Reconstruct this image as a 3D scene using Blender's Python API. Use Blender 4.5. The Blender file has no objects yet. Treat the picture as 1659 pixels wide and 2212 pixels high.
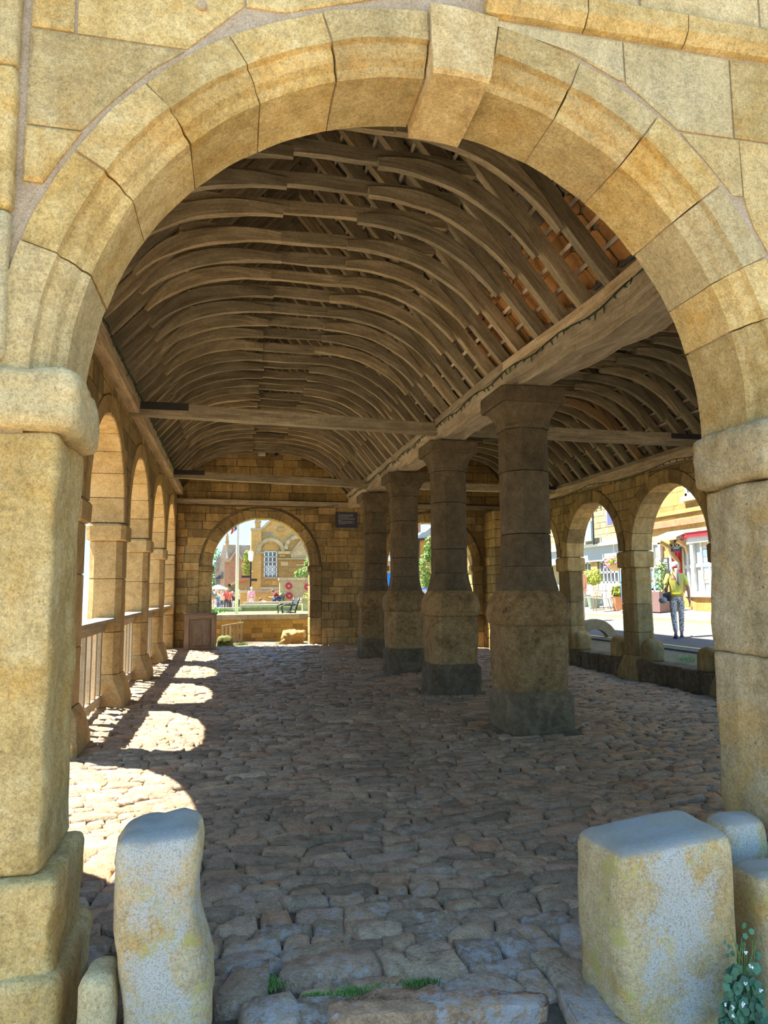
import bpy, bmesh, math, random
from math import sin, cos, pi, sqrt, atan2, radians
from mathutils import Vector, Matrix, noise

SC = bpy.context.scene
COL = SC.collection
# ---------------------------------------------------------------- camera
EYE = 1.45
FPX, CX, CY = 1540.0, 829.5, 1106.0
VPX, VPY, ROLL = 504.0, 1277.0, radians(0.9)
_d = Vector(((VPX - CX) / FPX, -(VPY - CY) / FPX, 1.0)).normalized()
_u = Vector((sin(ROLL), cos(ROLL), 0.0)); _u = (_u - _d * _u.dot(_d)).normalized()
_x = _u.cross(_d)
if _x.x < 0: _x = -_x
RM = Matrix((_x, _d, _u))           # world = RM @ (right, up, forward)
cam_data = bpy.data.cameras.new('camera')
cam_data.sensor_fit = 'VERTICAL'; cam_data.sensor_height = 36.0
cam_data.lens = 36.0 * FPX / 2212.0
cam_data.clip_end = 400.0
cam = bpy.data.objects.new('camera', cam_data); COL.objects.link(cam)
right, up, fwd = RM @ Vector((1, 0, 0)), RM @ Vector((0, 1, 0)), RM @ Vector((0, 0, 1))
cm = Matrix((right, up, -fwd)).transposed().to_4x4(); cm.translation = Vector((0, 0, EYE))
cam.matrix_world = cm
SC.camera = cam
# ---------------------------------------------------------------- sky, sun, exposure
world = bpy.data.worlds.new('sky'); SC.world = world; world.use_nodes = True
wn, wl = world.node_tree.nodes, world.node_tree.links
bg = wn['Background']
wtc = wn.new('ShaderNodeTexCoord'); wsep = wn.new('ShaderNodeSeparateXYZ'); wramp = wn.new('ShaderNodeValToRGB')
wl.new(wtc.outputs['Generated'], wsep.inputs[0]); wl.new(wsep.outputs['Z'], wramp.inputs[0]); wl.new(wramp.outputs[0], bg.inputs['Color'])
wramp.color_ramp.elements[0].position = 0.0; wramp.color_ramp.elements[0].color = (.30, .52, .70, 1)
wramp.color_ramp.elements[1].position = 0.75; wramp.color_ramp.elements[1].color = (.16, .32, .60, 1)
e = wramp.color_ramp.elements.new(0.18); e.color = (.22, .44, .68, 1)
bg.inputs['Strength'].default_value = 0.85
SUN = Vector((1.0, -0.57, -2.2)).normalized()
sd = bpy.data.lights.new('sun', 'SUN'); sd.energy = 6.6; sd.angle = radians(0.53); sd.color = (1.0, 0.93, 0.80)
so = bpy.data.objects.new('sun', sd); COL.objects.link(so)
so.rotation_euler = SUN.to_track_quat('-Z', 'Y').to_euler(); so.location = (-20, 12, 44)
vs = SC.view_settings
vs.view_transform = 'Standard'; vs.look = 'None'; vs.gamma = 1.0; vs.use_curve_mapping = False
vs.exposure = 1.98
try:
    SC.cycles.max_bounces = 14; SC.cycles.diffuse_bounces = 10; SC.cycles.glossy_bounces = 4
    SC.cycles.sample_clamp_indirect = 8.0
except Exception: pass

# ---------------------------------------------------------------- pixel helpers
def ray(px, py): return RM @ Vector(((px - CX) / FPX, -(py - CY) / FPX, 1.0))
def onY(px, py, Y): r = ray(px, py); r = r * (Y / r.y); return Vector((r.x, r.y, r.z + EYE))
def onX(px, py, X): r = ray(px, py); r = r * (X / r.x); return Vector((r.x, r.y, r.z + EYE))
def onZ(px, py, Z): r = ray(px, py); r = r * ((Z - EYE) / r.z); return Vector((r.x, r.y, r.z + EYE))
def proj(P):
    v = RM.transposed() @ (Vector(P) - Vector((0, 0, EYE)))
    return CX + FPX * v.x / v.z, CY - FPX * v.y / v.z, v.z
R = random.Random(11)
U = R.uniform
def nz(x, y, z, s=1.0): return noise.noise(Vector((x * s, y * s, z * s)))

# ---------------------------------------------------------------- object helpers
def link(o, parent=None):
    COL.objects.link(o)
    if parent is not None: o.parent = parent
    return o
def tag(o, label=None, cat=None, group=None, kind=None):
    if label: o['label'] = label
    if cat: o['category'] = cat
    if group: o['group'] = group
    if kind: o['kind'] = kind
    return o
def thing(name, label, cat, loc=(0, 0, 0), rz=0.0, group=None):
    o = bpy.data.objects.new(name, None); link(o); o.empty_display_size = 0.1
    o.location = loc; o.rotation_euler = (0, 0, rz)
    return tag(o, label, cat, group)
def copy_tree(o, parent=None):
    c = o.copy(); COL.objects.link(c); c.parent = parent
    for ch in list(o.children): copy_tree(ch, c)
    return c

class MB:
    def __init__(s): s.v = []; s.f = []; s.g = []; s.t = []
    def add(s, vs, fs, g=None, t=0.5):
        b = len(s.v); s.v += [tuple(p) for p in vs]
        s.f += [tuple(i + b for i in f) for f in fs]
        s.g += g if g else [(0, 0, 0)] * len(vs)
        s.t += t if isinstance(t, list) else [t] * len(vs)
        return s
    def box(s, x0, x1, y0, y1, z0, z1, t=0.5):
        return s.add([(x0,y0,z0),(x1,y0,z0),(x1,y1,z0),(x0,y1,z0),(x0,y0,z1),(x1,y0,z1),(x1,y1,z1),(x0,y1,z1)],
                     [(0,3,2,1),(4,5,6,7),(0,1,5,4),(1,2,6,5),(2,3,7,6),(3,0,4,7)], t=t)
    def bar(s, a, b, w, h, upv=(0, 0, 1), t=0.5):
        a, b = Vector(a), Vector(b); d = (b - a).normalized(); upv = Vector(upv)
        sd_ = d.cross(upv)
        if sd_.length < 1e-4: sd_ = d.cross(Vector((1, 0, 0)))
        sd_.normalize(); uu = sd_.cross(d).normalized(); L = (b - a).length
        vs_, gs = [], []
        for q, p in ((0, a), (L, b)):
            for i, (m, n) in enumerate(((-1,-1),(1,-1),(1,1),(-1,1))):
                vs_.append(p + sd_ * (m * w / 2) + uu * (n * h / 2)); gs.append((q, m * w / 2 + n * h / 2, a.x + a.y))
        return s.add(vs_, [(0,3,2,1),(4,5,6,7),(0,1,5,4),(1,2,6,5),(2,3,7,6),(3,0,4,7)], gs, t)
    def loft(s, rings, cap=True, closed=True, t=0.5):
        n = len(rings[0]); fs = []
        for k in range(len(rings) - 1):
            for i in range(n if closed else n - 1):
                j = (i + 1) % n; fs.append((k*n+i, k*n+j, (k+1)*n+j, (k+1)*n+i))
        if cap:
            fs.append(tuple(range(n - 1, -1, -1))); b = (len(rings) - 1) * n; fs.append(tuple(range(b, b + n)))
        return s.add([p for r in rings for p in r], fs, t=t)
    def tube(s, pts, r, n=6, cap=True, t=0.5):
        pts = [Vector(p) for p in pts]; rings = []
        for i, p in enumerate(pts):
            d = (pts[min(i+1, len(pts)-1)] - pts[max(i-1, 0)]).normalized()
            a = d.cross(Vector((0, 0, 1)))
            if a.length < 0.05: a = d.cross(Vector((1, 0, 0)))
            a.normalize(); b = a.cross(d)
            rr = r[i] if isinstance(r, (list, tuple)) else r
            rings.append([p + a * (cos(2*pi*k/n) * rr) + b * (sin(2*pi*k/n) * rr) for k in range(n)])
        return s.loft(rings, cap, t=t)
    def ball(s, c, rx, ry, rz, n=10, m=7, wob=0.0, seed=0.0, t=0.5):
        c = Vector(c); vs_ = [c + Vector((0, 0, -rz))]
        for k in range(1, m):
            a = -pi/2 + pi * k / m
            for i in range(n):
                b = 2*pi*i/n; d = Vector((cos(a)*cos(b), cos(a)*sin(b), sin(a)))
                w = 1 + wob * noise.noise(d * 1.7 + Vector((seed, seed*1.3, seed*.7)))
                vs_.append(c + Vector((d.x*rx*w, d.y*ry*w, d.z*rz*w)))
        vs_.append(c + Vector((0, 0, rz))); L = len(vs_) - 1
        fs = [(0, 1 + (i+1) % n, 1 + i) for i in range(n)]
        for k in range(m - 2):
            for i in range(n): a0 = 1 + k*n; fs.append((a0+i, a0+(i+1)%n, a0+n+(i+1)%n, a0+n+i))
        a0 = 1 + (m-2)*n; fs += [(a0+i, a0+(i+1)%n, L) for i in range(n)]
        return s.add(vs_, fs, t=t)
    def build(s, name, mat, parent=None, smooth=False, loc=None, kind=None):
        me = bpy.data.meshes.new(name); me.from_pydata(s.v, [], s.f); me.materials.append(mat)
        if any(g != (0, 0, 0) for g in s.g):
            a = me.attributes.new('grain', 'FLOAT_VECTOR', 'POINT'); a.data.foreach_set('vector', [q for g in s.g for q in g])
        a = me.attributes.new('tint', 'FLOAT', 'POINT'); a.data.foreach_set('value', s.t)
        if smooth: me.polygons.foreach_set('use_smooth', [True] * len(me.polygons))
        me.update()
        o = bpy.data.objects.new(name, me); link(o, parent)
        if loc is not None: o.location = loc
        if kind: o['kind'] = kind
        return o

def rblock(mb, x0, x1, y0, y1, z0, z1, b=0.02, amp=0.008, fr=3.0, nd=4, seed=None, taper=None, t=0.5):
    """rounded, weathered block"""
    seed = U(0, 50) if seed is None else seed
    c = Vector(((x0+x1)/2, (y0+y1)/2, (z0+z1)/2)); h = Vector(((x1-x0)/2, (y1-y0)/2, (z1-z0)/2))
    b = min(b, h.x*.95, h.y*.95, h.z*.95)
    def ax(hh):
        core = [-(hh-b) + 2*(hh-b)*i/nd for i in range(nd+1)]
        return [-hh, -hh+.35*b] + core + [hh-.35*b, hh]
    A = [ax(h.x), ax(h.y), ax(h.z)]
    idx = {}
    def vert(p):
        k = (round(p[0], 5), round(p[1], 5), round(p[2], 5))
        if k in idx: return idx[k]
        q = Vector((max(-(h.x-b), min(h.x-b, p[0])), max(-(h.y-b), min(h.y-b, p[1])), max(-(h.z-b), min(h.z-b, p[2]))))
        d = Vector(p) - q; w = q + (d.normalized()*b if d.length > 1e-6 else d)
        wp = w + c
        nrm = d.normalized() if d.length > 1e-6 else Vector((0, 0, 0))
        wp = wp + nrm * (amp * (nz(wp.x+seed, wp.y, wp.z, fr) + .5*nz(wp.x, wp.y+seed, wp.z, fr*3.1)))
        if taper: wp = taper(wp)
        vs_.append(wp); idx[k] = len(vs_) - 1; return idx[k]
    vs_, fs = [], []
    for a in range(3):
        o1, o2 = (a+1) % 3, (a+2) % 3
        for sg in (-1, 1):
            P, Q = A[o1], A[o2]
            for i in range(len(P)-1):
                for j in range(len(Q)-1):
                    qs = []
                    for (m, n) in ((i,j),(i+1,j),(i+1,j+1),(i,j+1)):
                        p = [0, 0, 0]; p[a] = sg*h[a]; p[o1] = P[m]; p[o2] = Q[n]; qs.append(vert(p))
                    if sg < 0: qs.reverse()
                    fs.append(tuple(qs))
    return mb.add(vs_, fs, t=t)

def stone_face(outline, fmap, proud, inset=0.012, back=0.03, rough=0.004):
    """thin masonry stone: outline [(u,z)] -> frustum standing proud of the wall face; fmap(u,z,n)->xyz"""
    n = len(outline)
    uc = sum(p[0] for p in outline)/n; zc = sum(p[1] for p in outline)/n
    w = max(p[0] for p in outline)-min(p[0] for p in outline); h = max(p[1] for p in outline)-min(p[1] for p in outline)
    def sh(g): return [(uc+(u-uc)*max(.2, 1-2*g/max(w, .03)), zc+(z-zc)*max(.2, 1-2*g/max(h, .03))) for u, z in outline]
    o1 = sh(0.005); o1 = [(u+U(-rough, rough), z+U(-rough, rough)) for u, z in o1]
    o2 = [(uc+(u-uc)*max(.3, 1-2*inset/max(w, .03)), zc+(z-zc)*max(.3, 1-2*inset/max(h, .03))) for u, z in o1]
    tl = (U(-.004, .004), U(-.004, .004))
    mb = MB()
    vs_ = [fmap(u, z, -back) for u, z in o1] + [fmap(u, z, proud*.55) for u, z in o1] + [fmap(u, z, proud+tl[0]*(u-uc)/max(w, .05)+tl[1]) for u, z in o2]
    fs = [(i, (i+1) % n, n+(i+1) % n, n+i) for i in range(n)] + [(n+i, n+(i+1) % n, 2*n+(i+1) % n, 2*n+i) for i in range(n)] + [tuple(range(2*n, 3*n))]
    return mb.add(vs_, fs)

# ---------------------------------------------------------------- materials
MATS = {}
def newmat(name):
    m = bpy.data.materials.new(name); m.use_nodes = True; MATS[name] = m
    return m, m.node_tree.nodes, m.node_tree.links, m.node_tree.nodes['Principled BSDF']
def mixc(N, L, fac, a, b, mode='MIX'):
    x = N.new('ShaderNodeMix'); x.data_type = 'RGBA'; x.blend_type = mode
    for s, v in ((0, fac), (6, a), (7, b)):
        if isinstance(v, (int, float)): x.inputs[s].default_value = v
        elif isinstance(v, (tuple, list)): x.inputs[s].default_value = (*v[:3], 1)
        else: L.new(v, x.inputs[s])
    return x.outputs[2]
def noisen(N, L, vec, scale, detail=4, rough=.6, dist=0.0):
    n = N.new('ShaderNodeTexNoise'); n.inputs['Scale'].default_value = scale; n.inputs['Detail'].default_value = detail
    n.inputs['Roughness'].default_value = rough; n.inputs['Distortion'].default_value = dist
    L.new(vec, n.inputs['Vector']); return n.outputs['Fac']
def ramp(N, L, fac, stops):
    r = N.new('ShaderNodeValToRGB'); L.new(fac, r.inputs[0]); els = r.color_ramp.elements
    while len(els) < len(stops): els.new(.5)
    for e_, (p, c) in zip(els, stops): e_.position = p; e_.color = (*c, 1) if len(c) == 3 else c
    return r.outputs[0]
def mathn(N, L, op, a, b=0.0):
    m = N.new('ShaderNodeMath'); m.operation = op
    for i, v in ((0, a), (1, b)):
        if isinstance(v, (int, float)): m.inputs[i].default_value = v
        else: L.new(v, m.inputs[i])
    return m.outputs[0]
def bump(N, L, P, hgt, strength=.4, dist=.02):
    b = N.new('ShaderNodeBump'); b.inputs['Strength'].default_value = strength; b.inputs['Distance'].default_value = dist
    L.new(hgt, b.inputs['Height']); L.new(b.outputs[0], P.inputs['Normal'])
def G3(v): return (v, v, v)

def stone(name, base, dark, light, scale=1.0, rough=.88, bstr=.5, pit=.5, var=.35, streak=0.0, lichen=0.0, hue=None, mott=.6, pale=None):
    m, N, L, P = newmat(name)
    pos = N.new('ShaderNodeNewGeometry').outputs['Position']; oi = N.new('ShaderNodeObjectInfo').outputs['Random']
    big = noisen(N, L, pos, 2.2*scale, 5, .62, .6)
    med = noisen(N, L, pos, 11*scale, 6, .7, .3)
    fin = noisen(N, L, pos, 150*scale, 4, .7)
    c = ramp(N, L, big, [(.30, dark), (.47, base), (.66, light)])
    c = mixc(N, L, .55, c, ramp(N, L, med, [(.3, dark), (.5, base), (.68, light)]))
    if hue: c = mixc(N, L, ramp(N, L, noisen(N, L, pos, 3.4*scale, 3, .6, 1.0), [(.52, G3(0)), (.66, G3(.7))]), c, hue)
    if pale: c = mixc(N, L, ramp(N, L, mathn(N, L, 'FRACT', mathn(N, L, 'MULTIPLY', oi, 7.31)), [(.3, G3(0)), (1, G3(.65))]), c, pale)
    vr = ramp(N, L, oi, [(0, G3(1-var)), (.5, G3(1.0)), (1, (1+var*.7, 1+var*.6, 1+var*.4))])
    c = mixc(N, L, 1.0, c, vr, 'MULTIPLY')
    spk = ramp(N, L, fin, [(.30, G3(.5)), (.45, G3(.95)), (.62, G3(1.2))])
    c = mixc(N, L, .85, c, spk, 'MULTIPLY')
    mot = ramp(N, L, noisen(N, L, pos, 62*scale, 4, .72, .5), [(.36, G3(.62)), (.5, G3(1)), (.64, G3(1.28))])
    c = mixc(N, L, mott, c, mot, 'MULTIPLY')
    vo = N.new('ShaderNodeTexVoronoi'); vo.inputs['Scale'].default_value = 26*scale; L.new(pos, vo.inputs['Vector'])
    pits = ramp(N, L, vo.outputs['Distance'], [(.05, G3(.25)), (.2, G3(1))])
    pm = mathn(N, L, 'MULTIPLY', ramp(N, L, noisen(N, L, pos, 4.7*scale, 3), [(.5, G3(0)), (.62, G3(1))]), pit)
    c = mixc(N, L, pm, c, mixc(N, L, 1.0, c, pits, 'MULTIPLY'))
    if streak > 0:
        mp = N.new('ShaderNodeMapping'); mp.inputs['Scale'].default_value = (9, 9, .9); L.new(pos, mp.inputs[0])
        st = ramp(N, L, noisen(N, L, mp.outputs[0], 1.0, 4), [(.42, G3(.35)), (.6, G3(1))])
        c = mixc(N, L, streak, c, mixc(N, L, 1.0, c, st, 'MULTIPLY'))
    if lichen > 0:
        li = ramp(N, L, mathn(N, L, 'ADD', mathn(N, L, 'MULTIPLY', noisen(N, L, pos, 3.6, 3, .6, .4), .62), mathn(N, L, 'MULTIPLY', noisen(N, L, pos, 55, 3, .75), .38)), [(.53-.05*lichen, G3(0)), (.57-.05*lichen, G3(1))])
        lm = mathn(N, L, 'MULTIPLY', li, min(1, lichen))
        c = mixc(N, L, lm, c, (.52, .52, .49))
    L.new(c, P.inputs['Base Color']); P.inputs['Roughness'].default_value = rough
    P.inputs['Specular IOR Level'].default_value = .25
    h = mathn(N, L, 'ADD', mathn(N, L, 'MULTIPLY', med, .8), mathn(N, L, 'MULTIPLY', fin, .5))
    bump(N, L, P, h, bstr, .02)
    return m
stone('front', (.52, .355, .13), (.29, .185, .06), (.68, .52, .26), 1.0, bstr=.5, var=.16, hue=(.52, .30, .075), streak=.2, pit=.35, pale=(.60, .50, .30))
stone('jamb', (.44, .335, .175), (.22, .165, .085), (.58, .47, .29), 1.0, bstr=.6, var=.1, hue=(.50, .32, .11), pit=1.0, streak=.3)
stone('front_pale', (.52, .37, .17), (.32, .21, .085), (.66, .51, .28), 1.0, bstr=.5, var=.1)
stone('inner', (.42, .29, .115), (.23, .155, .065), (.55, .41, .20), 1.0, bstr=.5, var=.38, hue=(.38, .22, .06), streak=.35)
stone('pier', (.52, .345, .14), (.31, .20, .08), (.64, .47, .24), 1.0, bstr=.55, var=.15, pit=.7)
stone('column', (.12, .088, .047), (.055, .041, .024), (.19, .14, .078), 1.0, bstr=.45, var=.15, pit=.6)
stone('pedestal', (.33, .205, .08), (.065, .045, .024), (.50, .355, .17), 1.5, bstr=1.0, var=.2, pit=1.0, mott=1.0)
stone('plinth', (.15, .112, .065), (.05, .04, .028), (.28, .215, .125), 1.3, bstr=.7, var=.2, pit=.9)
def bollard_mat():
    stone('bollard', (.50, .37, .19), (.32, .225, .11), (.60, .48, .28), 1.3, bstr=.6, var=.08, hue=(.52, .31, .08))
    m = MATS['bollard']; N, L = m.node_tree.nodes, m.node_tree.links; P = N['Principled BSDF']
    base = P.inputs['Base Color'].links[0].from_socket; pos = N.new('ShaderNodeNewGeometry').outputs['Position']
    oc = N.new('ShaderNodeTexCoord').outputs['Object']; sp = N.new('ShaderNodeSeparateXYZ'); L.new(oc, sp.inputs[0])
    ax = mathn(N, L, 'MULTIPLY', mathn(N, L, 'ABSOLUTE', sp.outputs['X']), 1.1)
    li = mathn(N, L, 'SUBTRACT', mathn(N, L, 'ADD', mathn(N, L, 'MULTIPLY', noisen(N, L, pos, 7, 3, .6, .5), .62), mathn(N, L, 'MULTIPLY', noisen(N, L, pos, 120, 3, .8), .55)), ax)
    c = mixc(N, L, ramp(N, L, noisen(N, L, pos, 9, 4, .65, .6), [(.55, G3(0)), (.62, G3(.6))]), base, (.46, .40, .10))
    c = mixc(N, L, ramp(N, L, li, [(.47, G3(0)), (.54, G3(.9))]), c, ramp(N, L, noisen(N, L, pos, 170, 3, .8), [(.38, (.30, .27, .21)), (.52, (.53, .51, .46))]))
    nm = N.new('ShaderNodeSeparateXYZ'); L.new(N.new('ShaderNodeNewGeometry').outputs['Normal'], nm.inputs[0])
    c = mixc(N, L, mathn(N, L, 'MULTIPLY', ramp(N, L, nm.outputs['Z'], [(.45, G3(0)), (.7, G3(1))]), .75), c, (.27, .265, .24))
    L.new(c, P.inputs['Base Color'])
bollard_mat()
stone('mortar', (.42, .31, .20), (.33, .24, .15), (.50, .39, .27), 2.0, bstr=.4, var=0, pit=0)
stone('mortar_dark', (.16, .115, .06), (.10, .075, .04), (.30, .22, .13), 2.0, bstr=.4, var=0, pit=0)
stone('outer', (.42, .255, .085), (.28, .165, .055), (.50, .34, .14), .8, bstr=.3, var=.3, pit=.2)
stone('rubble', (.38, .295, .16), (.24, .18, .095), (.48, .39, .24), 1.2, bstr=.5, var=.3)
stone('brick', (.42, .21, .12), (.30, .14, .08), (.50, .29, .18), 1.0, bstr=.3, var=.3)
stone('roofslate', (.24, .22, .18), (.13, .12, .10), (.36, .33, .27), 1.0, bstr=.5, var=.4)
stone('slate', (.20, .175, .13), (.10, .09, .07), (.30, .26, .19), 2.0, bstr=.5, var=.5, hue=(.28, .19, .08))
stone('board', (.42, .21, .075), (.27, .13, .05), (.50, .28, .11), 2.0, bstr=.3, var=.3)
stone('paving', (.38, .315, .215), (.27, .22, .15), (.46, .39, .28), .8, bstr=.2, var=.2)
stone('street_paving', (.30, .25, .175), (.22, .18, .125), (.37, .315, .225), .8, bstr=.2, var=.2)
stone('asphalt', (.13, .125, .12), (.09, .088, .085), (.18, .172, .165), 2.0, bstr=.4, var=0, pit=.2)

def cobble_mat():
    m, N, L, P = newmat('cobble')
    pos = N.new('ShaderNodeNewGeometry').outputs['Position']; oi = N.new('ShaderNodeObjectInfo').outputs['Random']
    at = N.new('ShaderNodeAttribute'); at.attribute_name = 'tint'
    t = mathn(N, L, 'FRACT', mathn(N, L, 'ADD', at.outputs['Fac'], oi))
    c = ramp(N, L, t, [(0, (.28, .20, .125)), (.35, (.41, .29, .18)), (.6, (.50, .335, .195)), (.8, (.42, .315, .22)), (.92, (.52, .29, .15)), (1, (.58, .44, .29))])
    med = noisen(N, L, pos, 16, 6, .7, .4); fin = noisen(N, L, pos, 90, 4, .7); big = noisen(N, L, pos, 1.1, 3)
    c = mixc(N, L, .75, c, ramp(N, L, med, [(.3, G3(.38)), (.5, G3(1)), (.7, G3(1.4))]), 'MULTIPLY')
    c = mixc(N, L, .6, c, ramp(N, L, fin, [(.35, G3(.55)), (.5, G3(1)), (.65, G3(1.3))]), 'MULTIPLY')
    c = mixc(N, L, .6, c, ramp(N, L, big, [(.35, G3(.75)), (.6, G3(1.2))]), 'MULTIPLY')
    # pale lime scuffs and droppings, most of them by the entrance
    sep = N.new('ShaderNodeSeparateXYZ'); L.new(pos, sep.inputs[0])
    near = N.new('ShaderNodeMapRange'); near.inputs[1].default_value = 2.5; near.inputs[2].default_value = 4.6; near.inputs[3].default_value = .10; near.inputs[4].default_value = 0.0
    L.new(sep.outputs['Y'], near.inputs[0])
    sc = mathn(N, L, 'ADD', mathn(N, L, 'ADD', mathn(N, L, 'MULTIPLY', noisen(N, L, pos, 2.6, 4, .6), .5), mathn(N, L, 'MULTIPLY', noisen(N, L, pos, 24, 5, .75), .5)), near.outputs[0])
    c = mixc(N, L, ramp(N, L, sc, [(.60, G3(0)), (.66, G3(.75))]), c, (.47, .44, .42))
    vo = N.new('ShaderNodeTexVoronoi'); vo.inputs['Scale'].default_value = 14; L.new(pos, vo.inputs['Vector'])
    c = mixc(N, L, ramp(N, L, vo.outputs['Distance'], [(.045, G3(.7)), (.06, G3(0))]), c, (.55, .52, .48))
    L.new(c, P.inputs['Base Color'])
    r = ramp(N, L, med, [(.3, G3(.30)), (.7, G3(.58))]); L.new(r, P.inputs['Roughness'])
    P.inputs['Specular IOR Level'].default_value = .4
    bump(N, L, P, mathn(N, L, 'ADD', med, mathn(N, L, 'MULTIPLY', fin, .5)), .9, .03)
cobble_mat()
stone('dirt', (.15, .115, .08), (.08, .062, .045), (.26, .205, .15), 5, bstr=.8, var=0)

def wood(name, dark, base, light, bstr=.5, rough=.8):
    m, N, L, P = newmat(name)
    at = N.new('ShaderNodeAttribute'); at.attribute_name = 'grain'; oi = N.new('ShaderNodeObjectInfo').outputs['Random']
    mp = N.new('ShaderNodeMapping'); mp.inputs['Scale'].default_value = (1.4, 38, 1.0); L.new(at.outputs['Vector'], mp.inputs[0])
    g = noisen(N, L, mp.outputs[0], 1.0, 5, .65, .8)
    mp2 = N.new('ShaderNodeMapping'); mp2.inputs['Scale'].default_value = (2.2, 9, 1.0); L.new(at.outputs['Vector'], mp2.inputs[0])
    b = noisen(N, L, mp2.outputs[0], 1.0, 4, .6, .5)
    pos = N.new('ShaderNodeNewGeometry').outputs['Position']
    p = noisen(N, L, pos, 30, 3, .7)
    c = ramp(N, L, g, [(.30, dark), (.5, base), (.68, light)])
    c = mixc(N, L, .5, c, ramp(N, L, b, [(.32, dark), (.5, base), (.66, light)]))
    c = mixc(N, L, 1.0, c, ramp(N, L, oi, [(0, G3(.72)), (.5, G3(1)), (1, (1.3, 1.22, 1.1))]), 'MULTIPLY')
    c = mixc(N, L, .5, c, ramp(N, L, p, [(.35, G3(.7)), (.55, G3(1.1))]), 'MULTIPLY')
    L.new(c, P.inputs['Base Color']); P.inputs['Roughness'].default_value = rough; P.inputs['Specular IOR Level'].default_value = .2
    bump(N, L, P, mathn(N, L, 'ADD', g, mathn(N, L, 'MULTIPLY', p, .3)), bstr, .012)
    return m
wood('oak', (.15, .12, .075), (.31, .255, .17), (.52, .44, .31))
wood('beam_oak', (.22, .16, .095), (.45, .36, .24), (.64, .55, .41), .8)
wood('lath', (.40, .33, .24), (.56, .48, .37), (.68, .62, .52), .2)
wood('new_oak', (.22, .14, .075), (.35, .23, .13), (.46, .32, .19))
wood('rail_oak', (.34, .26, .16), (.50, .40, .26), (.62, .53, .37), .4)
wood('box_oak', (.13, .095, .07), (.21, .16, .12), (.31, .25, .20), .4)

def plain(name, col, rough=.6, metal=0.0, var=0.0, spec=.3, emis=None):
    m, N, L, P = newmat(name)
    if var > 0:
        pos = N.new('ShaderNodeNewGeometry').outputs['Position']
        n = noisen(N, L, pos, 14, 4); oi = N.new('ShaderNodeObjectInfo').outputs['Random']
        c = mixc(N, L, 1.0, col, ramp(N, L, n, [(.3, G3(1-var)), (.7, G3(1+var))]), 'MULTIPLY')
        c = mixc(N, L, 1.0, c, ramp(N, L, oi, [(0, G3(1-var*.6)), (1, G3(1+var*.6))]), 'MULTIPLY')
        L.new(c, P.inputs['Base Color'])
    else: P.inputs['Base Color'].default_value = (*col, 1)
    P.inputs['Roughness'].default_value = rough; P.inputs['Metallic'].default_value = metal; P.inputs['Specular IOR Level'].default_value = spec
    return m
M = MATS
YF, YB, YE = 2.55, 2.95, 18.1
XL, XR, XC = -1.40, 7.45, 3.02
def floor_z(x, y):
    z = .09*max(0.0, min(1.0, (y-14.5)/3.5)) - 0.25 * max(0.0, min(1.0, (x - 3.6) / 3.6))
    if y < 2.5: z -= min(.08, (2.5 - y) * .2)
    return z + .022 * nz(x, y, 0, .9) + .01 * nz(x, y, 3, 2.3)

# ---------------------------------------------------------------- floor
mb = MB(); nx, ny = 50, 100
x0, x1, y0, y1 = -1.8, 7.8, 2.36, 20.2
for j in range(ny + 1):
    for i in range(nx + 1):
        x = x0 + (x1 - x0) * i / nx; y = y0 + (y1 - y0) * j / ny
        mb.v.append((x, y, floor_z(x, y) - .010 + .006 * nz(x, y, 9, 7))); mb.g.append((0, 0, 0)); mb.t.append(.5)
for j in range(ny):
    for i in range(nx): a = j*(nx+1)+i; mb.f.append((a, a+1, a+nx+2, a+nx+1))
floor = mb.build('floor', M['dirt'], smooth=True)
tag(floor, 'worn brown cobbled floor of the open hall', 'floor', kind='structure')

def cobble(mb, cx, cy, w, d, rot, h, t, local=False):
    """one pitched stone: w across, d deep"""
    n = 12 if w > .2 else 10
    big = w > .42 or d > .21
    ex = U(5, 8) if big else U(3.0, 6.0); ph = U(0, 6); w *= 1.05; d *= 1.10
    sk, tp = U(-.22, .22), U(-.25, .25)
    ol = []
    for i in range(n):
        a = 2*pi*(i+.5)/n; ca, sa = cos(a), sin(a)
        x = math.copysign(abs(ca)**(2/ex), ca) * w/2; y = math.copysign(abs(sa)**(2/ex), sa) * d/2
        k = 1 + .07*sin(3*a+ph) + U(-.09, .07)
        ol.append((x*k + sk*y, y*k*(1 + tp*x/w)))
    tx, ty = U(-.07, .07), U(-.10, .30)*(.2 if big else 1)
    cr, sr = cos(rot), sin(rot); vs_ = []
    rings_ = ((1.0, -.035), (1.0, 0.0), (.95, h*.62), (.80, h*.93)) if not big else ((1.0, -.035), (1.0, .2*h), (.965, h*.75), (.90, h*.97))
    for sc_, zz in rings_:
        for (x, y) in ol:
            X, Y = x*sc_, y*sc_
            z = zz + (tx*X + ty*Y if zz > .5*h else 0) + (U(-.22, .22)*h if zz > 0 else 0)
            vs_.append((X*cr - Y*sr, X*sr + Y*cr, z))
    vs_.append((U(-.1, .1)*w*cr, U(-.1, .1)*w*sr, h))
    fs = []
    for k in range(3):
        for i in range(n): fs.append((k*n+i, k*n+(i+1) % n, (k+1)*n+(i+1) % n, (k+1)*n+i))
    fs += [(3*n+i, 3*n+(i+1) % n, 4*n) for i in range(n)]
    z0_ = 0 if local else floor_z(cx, cy)
    o = (0, 0, 0) if local else (cx, cy, z0_)
    mb.add([(a+o[0], b+o[1], c+o[2]) for a, b, c in vs_], fs, t=t)
PIERS_Y = [7.1, 9.85, 12.6, 15.35]
def blocked(x, y):
    for py in PIERS_Y:
        if abs(x-XC) < .40 and abs(y-(py-.05)) < .40: return True
    if -.42 < x < -.04 and y < 2.78: return True
    if x > 1.42 and y < 2.62: return True
    if x > 7.2: return True
    return False
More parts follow.
